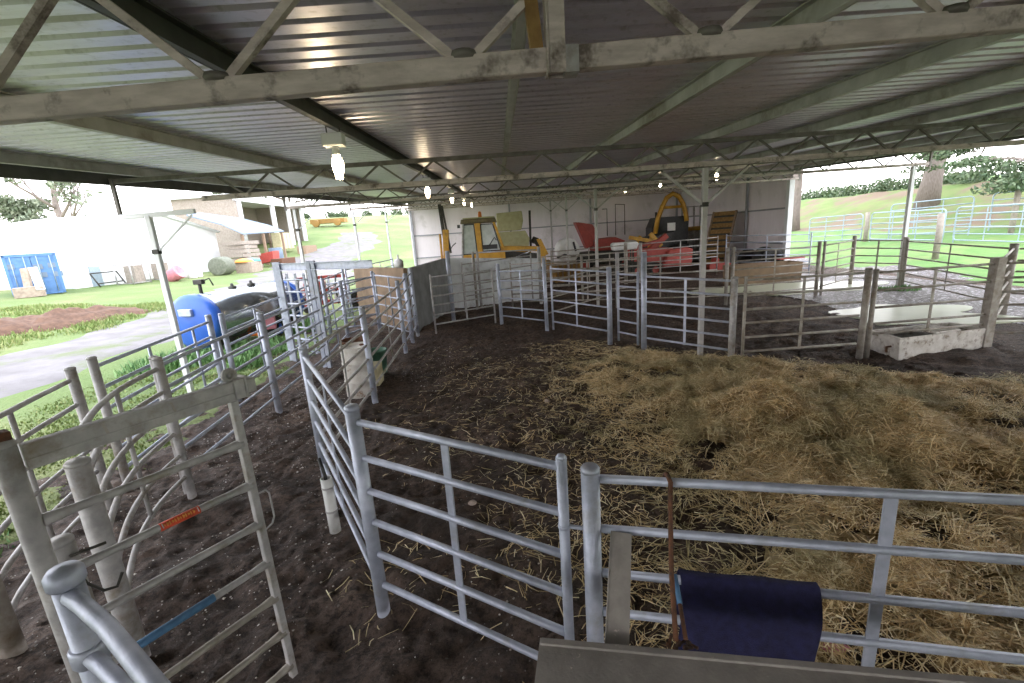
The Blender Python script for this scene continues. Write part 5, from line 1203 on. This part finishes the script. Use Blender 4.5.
sp_ = [(-8.0 + random.uniform(-1.6, 1.4), 12.6 + random.uniform(-1.6, 1.6), .5, 150, .35) for _ in range(26)] + [(-5.5, 3.2, .5, 160, .15), (-5.5, 2.4, .5, 160, .15), (-5.7, 4.2, .5, 160, .15), (-7.5, 18.0, .5, 160, .4), (-7.2, 16.0, .6, 200, .5)]
blades('weeds', sp_, 'weed', 'lush green weeds between the blue tank and the race', 'weeds', 4)
sp_ = [(random.uniform(-26, -15.8), random.uniform(9, 24), .7, 110, .22) for _ in range(260)]
blades('tall_grass', sp_, 'grass', 'taller rough grass on the far side of the gravel track', 'grass', 5)

def branch(b, p, d, L, r, depth, rnd, tips, bendz=.1):
    pts = [Vector(p)]; q = Vector(d).normalized(); n = 5
    for k in range(n):
        q = (q + Vector((rnd.uniform(-.18, .18), rnd.uniform(-.18, .18), rnd.uniform(-.08, .16) + bendz * .3))).normalized(); pts.append(pts[-1] + q * L / n)
    b.tube(pts, [r * (1 - .55 * k / n) for k in range(n + 1)], 7)
    tips.append(pts[-1])
    if depth:
        for k in range(rnd.choice((2, 3))):
            i = rnd.choice((2, 3, 4)); dd = (q + Vector((rnd.uniform(-1, 1), rnd.uniform(-1, 1), rnd.uniform(-.1, .7)))).normalized()
            branch(b, pts[i], dd, L * rnd.uniform(.5, .75), r * .5, depth - 1, rnd, tips, bendz)
def tree(name, x, y, z, h, r, lab, m_leaf, leaf, per, seed, trunk='bark_pale', first=.35, nb=6, crown=(1.6, 1.6, .9), depth=2, lean=0):
    rnd = random.Random(seed); t = empty(name, (x, y, z), lab, 'tree'); b = MB(); tips = []
    pts = [Vector((x, y, z - .3))]
    for k in range(8): pts.append(Vector((x + lean * (k + 1) / 8 + rnd.uniform(-.12, .12) * h / 10, y + rnd.uniform(-.12, .12) * h / 10, z + h * (k + 1) / 8)))
    b.tube(pts, [r * (1 - .7 * k / 8) for k in range(9)], 10)
    for k in range(nb):
        q = first + (1 - first) * k / nb; i = min(7, int(q * 8)); p = pts[i].lerp(pts[i + 1], q * 8 - i); a = rnd.uniform(0, 6.28)
        branch(b, p, (math.cos(a), math.sin(a), rnd.uniform(.2, .7)), h * rnd.uniform(.28, .42), r * .42, depth, rnd, tips)
    b.build('trunk', M[trunk], t)
    c = [(p.x, p.y, p.z, *(q * rnd.uniform(.6, 1.2) for q in crown)) for p in tips]
    if leaf: leaf_cloud('foliage', c, per, leaf, m_leaf, parent=t, seed=seed)
    return t
tree('gum_tree', -53, 58.5, gl(-53, 58.5), 15, .5, 'sparse tall gum tree with bare limbs behind the blue container', 'leaf_grey', .28, 26, 11, 'bark_pale', .30, 8, (1.5, 1.5, .6))
tree('gum_tree', -60, 62, gl(-60, 62), 6.5, .35, 'low spreading tree left of the tall gum', 'leaf_grey', .3, 60, 12, 'bark_pale', .25, 7, (1.6, 1.6, .8))
tree('gum_tree', -56, 66, gl(-56, 66), 5, .3, 'bushy low tree under the tall gum', 'leaf_grey', .3, 80, 13, 'bark_pale', .2, 7, (1.4, 1.4, .9))
tree('gum_tree', -110, 92, gl(-110, 92), 9, .5, 'round dark tree on the left skyline', 'leaf_grey', .5, 120, 14, 'bark_pale', .25, 7, (2.2, 2.2, 1.4))
tree('gum_tree', -52, 96, gl(-52, 96), 16, .7, 'leafy gum tree showing above the open shed', 'leaf_grey', .4, 70, 15, 'bark', .3, 8, (2, 2, 1.2))
tree('gum_tree', -46, 104, gl(-46, 104), 14, .6, 'second leafy gum tree above the open shed', 'leaf_dark', .4, 70, 16, 'bark', .3, 8, (2, 2, 1.2))
for k in range(16):
    x = -75 + k * 3.4 + random.uniform(-1, 1); y = 175 + random.uniform(-14, 25); z = gl(x, y)
    o = leaf_cloud('hill_bush', [(x, y, z + 1.2, 1.5, 1.5, 1.5), (x + .8, y, z + .8, 1.2, 1.2, 1)], 160, .4, 'leaf_dark', 'round dark bush dotted on the green hill', 'bush', None, 30 + k); o['group'] = 'bushes on the green hill'
place('farm_trailer', -40, 112, lambda b, x, y, z: [b.box((x, y, z + 1.2), (8, 2.4, 1.0)), b.lathe([(0, -.4), (.8, -.4), (.8, .4), (0, .4)], (x - 2.5, y - 1.6, z + .8), 16, Matrix.Rotation(PI / 2, 3, 'X')), b.lathe([(0, -.4), (.8, -.4), (.8, .4), (0, .4)], (x + 2.5, y - 1.6, z + .8), 16, Matrix.Rotation(PI / 2, 3, 'X'))], 'ochre', 'rusty orange trailer parked at the foot of the green hill', 'trailer')
place('parked_car', -38.5, 86, lambda b, x, y, z: [b.prism([(x - 2.2, z + .4), (x + 2.2, z + .4), (x + 2.2, z + 1.2), (x + 1.2, z + 1.3), (x + .7, z + 2.0), (x - 1.4, z + 2.0), (x - 2.2, z + 1.2)], y - .9, y + .9)] + [b.lathe([(0, -.12), (.4, -.12), (.4, .12), (0, .12)], (x + q, y - .85, z + .4), 14, Matrix.Rotation(PI / 2, 3, 'X')) for q in (-1.3, 1.3)], 'shed_white', 'white car parked beyond the open shed', 'car')

# right side: pine trunk, pine boughs, hedge line, pale portable panels
def pine(x, y, h, r, lab, seed, crownfrom, side):
    z = gr(x, y); rnd = random.Random(seed); t = empty('pine_tree', (x, y, z), lab, 'tree'); b = MB(); tips = []
    pts = [Vector((x + .25 * math.sin(k * .9) * k / 10 + (.22 if h > 25 else .05) * k, y, z - .4 + h * k / 10)) for k in range(11)]
    b.tube(pts, [r * (1.35 if k == 0 else 1.05 - .07 * k) for k in range(11)], 16)
    c = []
    for k in range(16):
        q = crownfrom + (1 - crownfrom) * k / 16; i = min(9, int(q * 10)); p = pts[i].lerp(pts[i + 1], q * 10 - i); a = rnd.uniform(0, 6.28) if side is None else side + rnd.uniform(-.9, .9)
        tp = []; branch(b, p, (math.cos(a), math.sin(a), rnd.uniform(-.15, .25)), rnd.uniform(3.5, 6.5), r * .22, 2, rnd, tp, -.2)
        c += [(w_.x, w_.y, w_.z, 1.1, 1.1, .3) for w_ in tp]
    b.build('trunk', M['bark'], t); leaf_cloud('foliage', c, 150, .13, 'leaf_dark', parent=t, seed=seed)
pine(35.0, 38.0, 26, .66, 'big pine with a bare leaning trunk on the right bank', 21, .8, None)
pine(32.0, 26.8, 15, .6, 'pine with drooping boughs at the right edge of the view', 22, .22, 2.6)
pine(29.0, 46.0, 22, .6, 'pine trunk partly hidden behind the white corner column', 23, .8, None)
for k in range(16):
    x = 40.5 + random.uniform(-.8, .8) + k * .25; y = 27 + k * 3.2; z = gr(x, y)
    o = leaf_cloud('hedge_bush', [(x, y, z + .5, 1.4, 2.2, .9)], 420, .2, 'leaf_dark', 'dark hedge bush along the top of the right bank', 'bush', None, 60 + k); o['group'] = 'hedge on the right bank'
def portable(a, c, h, z_lift, lab, nr=5, ups=(.33, .66)):
    a = Vector(a); c = Vector(c); d_ = (c - a).normalized(); L_ = (c - a).length; za, zc_ = gr(a.x, a.y) + z_lift, gr(c.x, c.y) + z_lift
    t = empty('portable_hurdle', (a.x, a.y, za), lab, 'fence', 'pale portable panels'); P = lambda s, z: (*(a + d_ * s), za + (zc_ - za) * s / L_ + z)
    R_ = .22; loop = []
    for (cx_, cz_, a0) in ((L_ - R_, h - R_, 0), (R_, h - R_, PI / 2), (R_, .15 + R_, PI), (L_ - R_, .15 + R_, 1.5 * PI)):
        for k in range(5): an = a0 + k * PI / 8; loop.append(P(cx_ + R_ * math.cos(an), cz_ + R_ * math.sin(an)))
    b = MB(); b.tube(loop, .035, 8, closed=True)
    for s in (.03, L_ - .03): b.bar(P(s, -.15), P(s, .6), .05, .05)
    b.build('frame', M['galv_pale'], t)
    for k in range(1, nr): b = MB(); zz = .15 + (h - .15) * k / nr; b.tube([P(.02, zz), P(L_ - .02, zz)], .03, 8); b.build('rail', M['galv_pale'], t)
    for q in ups: b = MB(); b.bar(P(L_ * q, .15), P(L_ * q, h), .05, .02); b.build('upright', M['galv_pale'], t)
portable((23.4, 34.9), (24.7, 31.4), 1.85, 0, 'pale portable panel just right of the white corner column')
portable((24.8, 30.8), (24.9, 25.7), 1.85, 0, 'pale portable panel behind the slim white column')
portable((25.9, 30.6), (27.3, 26.6), 2.1, .1, 'pale portable panel standing in front of the big pine trunk')
portable((25.2, 25.4), (24.5, 19.8), 1.9, 0, 'long pale portable panel right of the grey wooden post')
portable((28.4, 26.6), (28.4, 21.0), 2.0, .1, 'pale portable panel at the right edge below the bank')
portable((22.6, 37.5), (20.0, 40.5), 1.85, 0, 'pale portable panel half hidden by the white corner column')
for (x, y, h, lab) in ((20.6, 21.5, 2.1, 'grey wooden strainer post among the pale portable panels'), (28.0, 25.0, 2.5, 'grey wooden post behind the long pale portable panel'), (24.75, 31.1, 1.9, 'wooden post between two pale portable panels')):
    z = gr(x, y); b = MB(); b.tube([(x, y, z - .2), (x + .03, y, z + h * .6), (x, y, z + h)], .13, 10); tag(b.build('wooden_post', M['wood_grey']), lab, 'post')

blades('weed_tuft', [(14.1, 15.7, .45, 160, .22), (13.5, 15.9, .35, 100, .18)], 'weed', 'bright green tuft at the foot of the rusty posts by the puddle', 'weeds', 9)
for v_ in bpy.data.objects['weed_tuft'].data.vertices: v_.co.z += .13
# ---------------------------------------------------------------- light, world, camera
w = bpy.data.worlds.new('overcast'); scene.world = w; w.use_nodes = True
nt = w.node_tree; bg = nt.nodes['Background']
tc = nt.nodes.new('ShaderNodeTexCoord'); sp = nt.nodes.new('ShaderNodeSeparateXYZ'); nt.links.new(tc.outputs['Generated'], sp.inputs[0])
r = nt.nodes.new('ShaderNodeValToRGB'); nt.links.new(sp.outputs['Z'], r.inputs[0])
r.color_ramp.elements[0].position = .0; r.color_ramp.elements[0].color = (1, .955, .965, 1)
r.color_ramp.elements[1].position = .8; r.color_ramp.elements[1].color = (.84, .90, 1, 1)
nt.links.new(r.outputs[0], bg.inputs[0]); bg.inputs[1].default_value = 3.2

cam = bpy.data.cameras.new('camera'); co = bpy.data.objects.new('camera', cam); COL.objects.link(co); scene.camera = co
cam.sensor_width = 36; cam.sensor_fit = 'HORIZONTAL'; cam.lens = 455 / 1024 * 36; cam.clip_end = 2000; cam.clip_start = .02
n = Vector((133., -1909., -455.)).normalized(); up = -n
dv = Vector((500 - 512, -(233.8 - 341), -455.)).normalized(); fw = (dv - up * dv.dot(up)).normalized(); rt = fw.cross(up)
R3 = Matrix((rt, fw, up))            # camera -> world
co.matrix_world = Matrix.Translation((0, 0, 2.9)) @ R3.to_4x4()
vs_ = scene.view_settings; vs_.view_transform = 'Standard'; vs_.look = 'None'; vs_.gamma = 1; vs_.exposure = .85
try: vs_.use_curve_mapping = False
except Exception: pass
scene.cycles.use_denoising = True
scene.cycles.max_bounces = 8; scene.cycles.diffuse_bounces = 5; scene.cycles.sample_clamp_indirect = 8
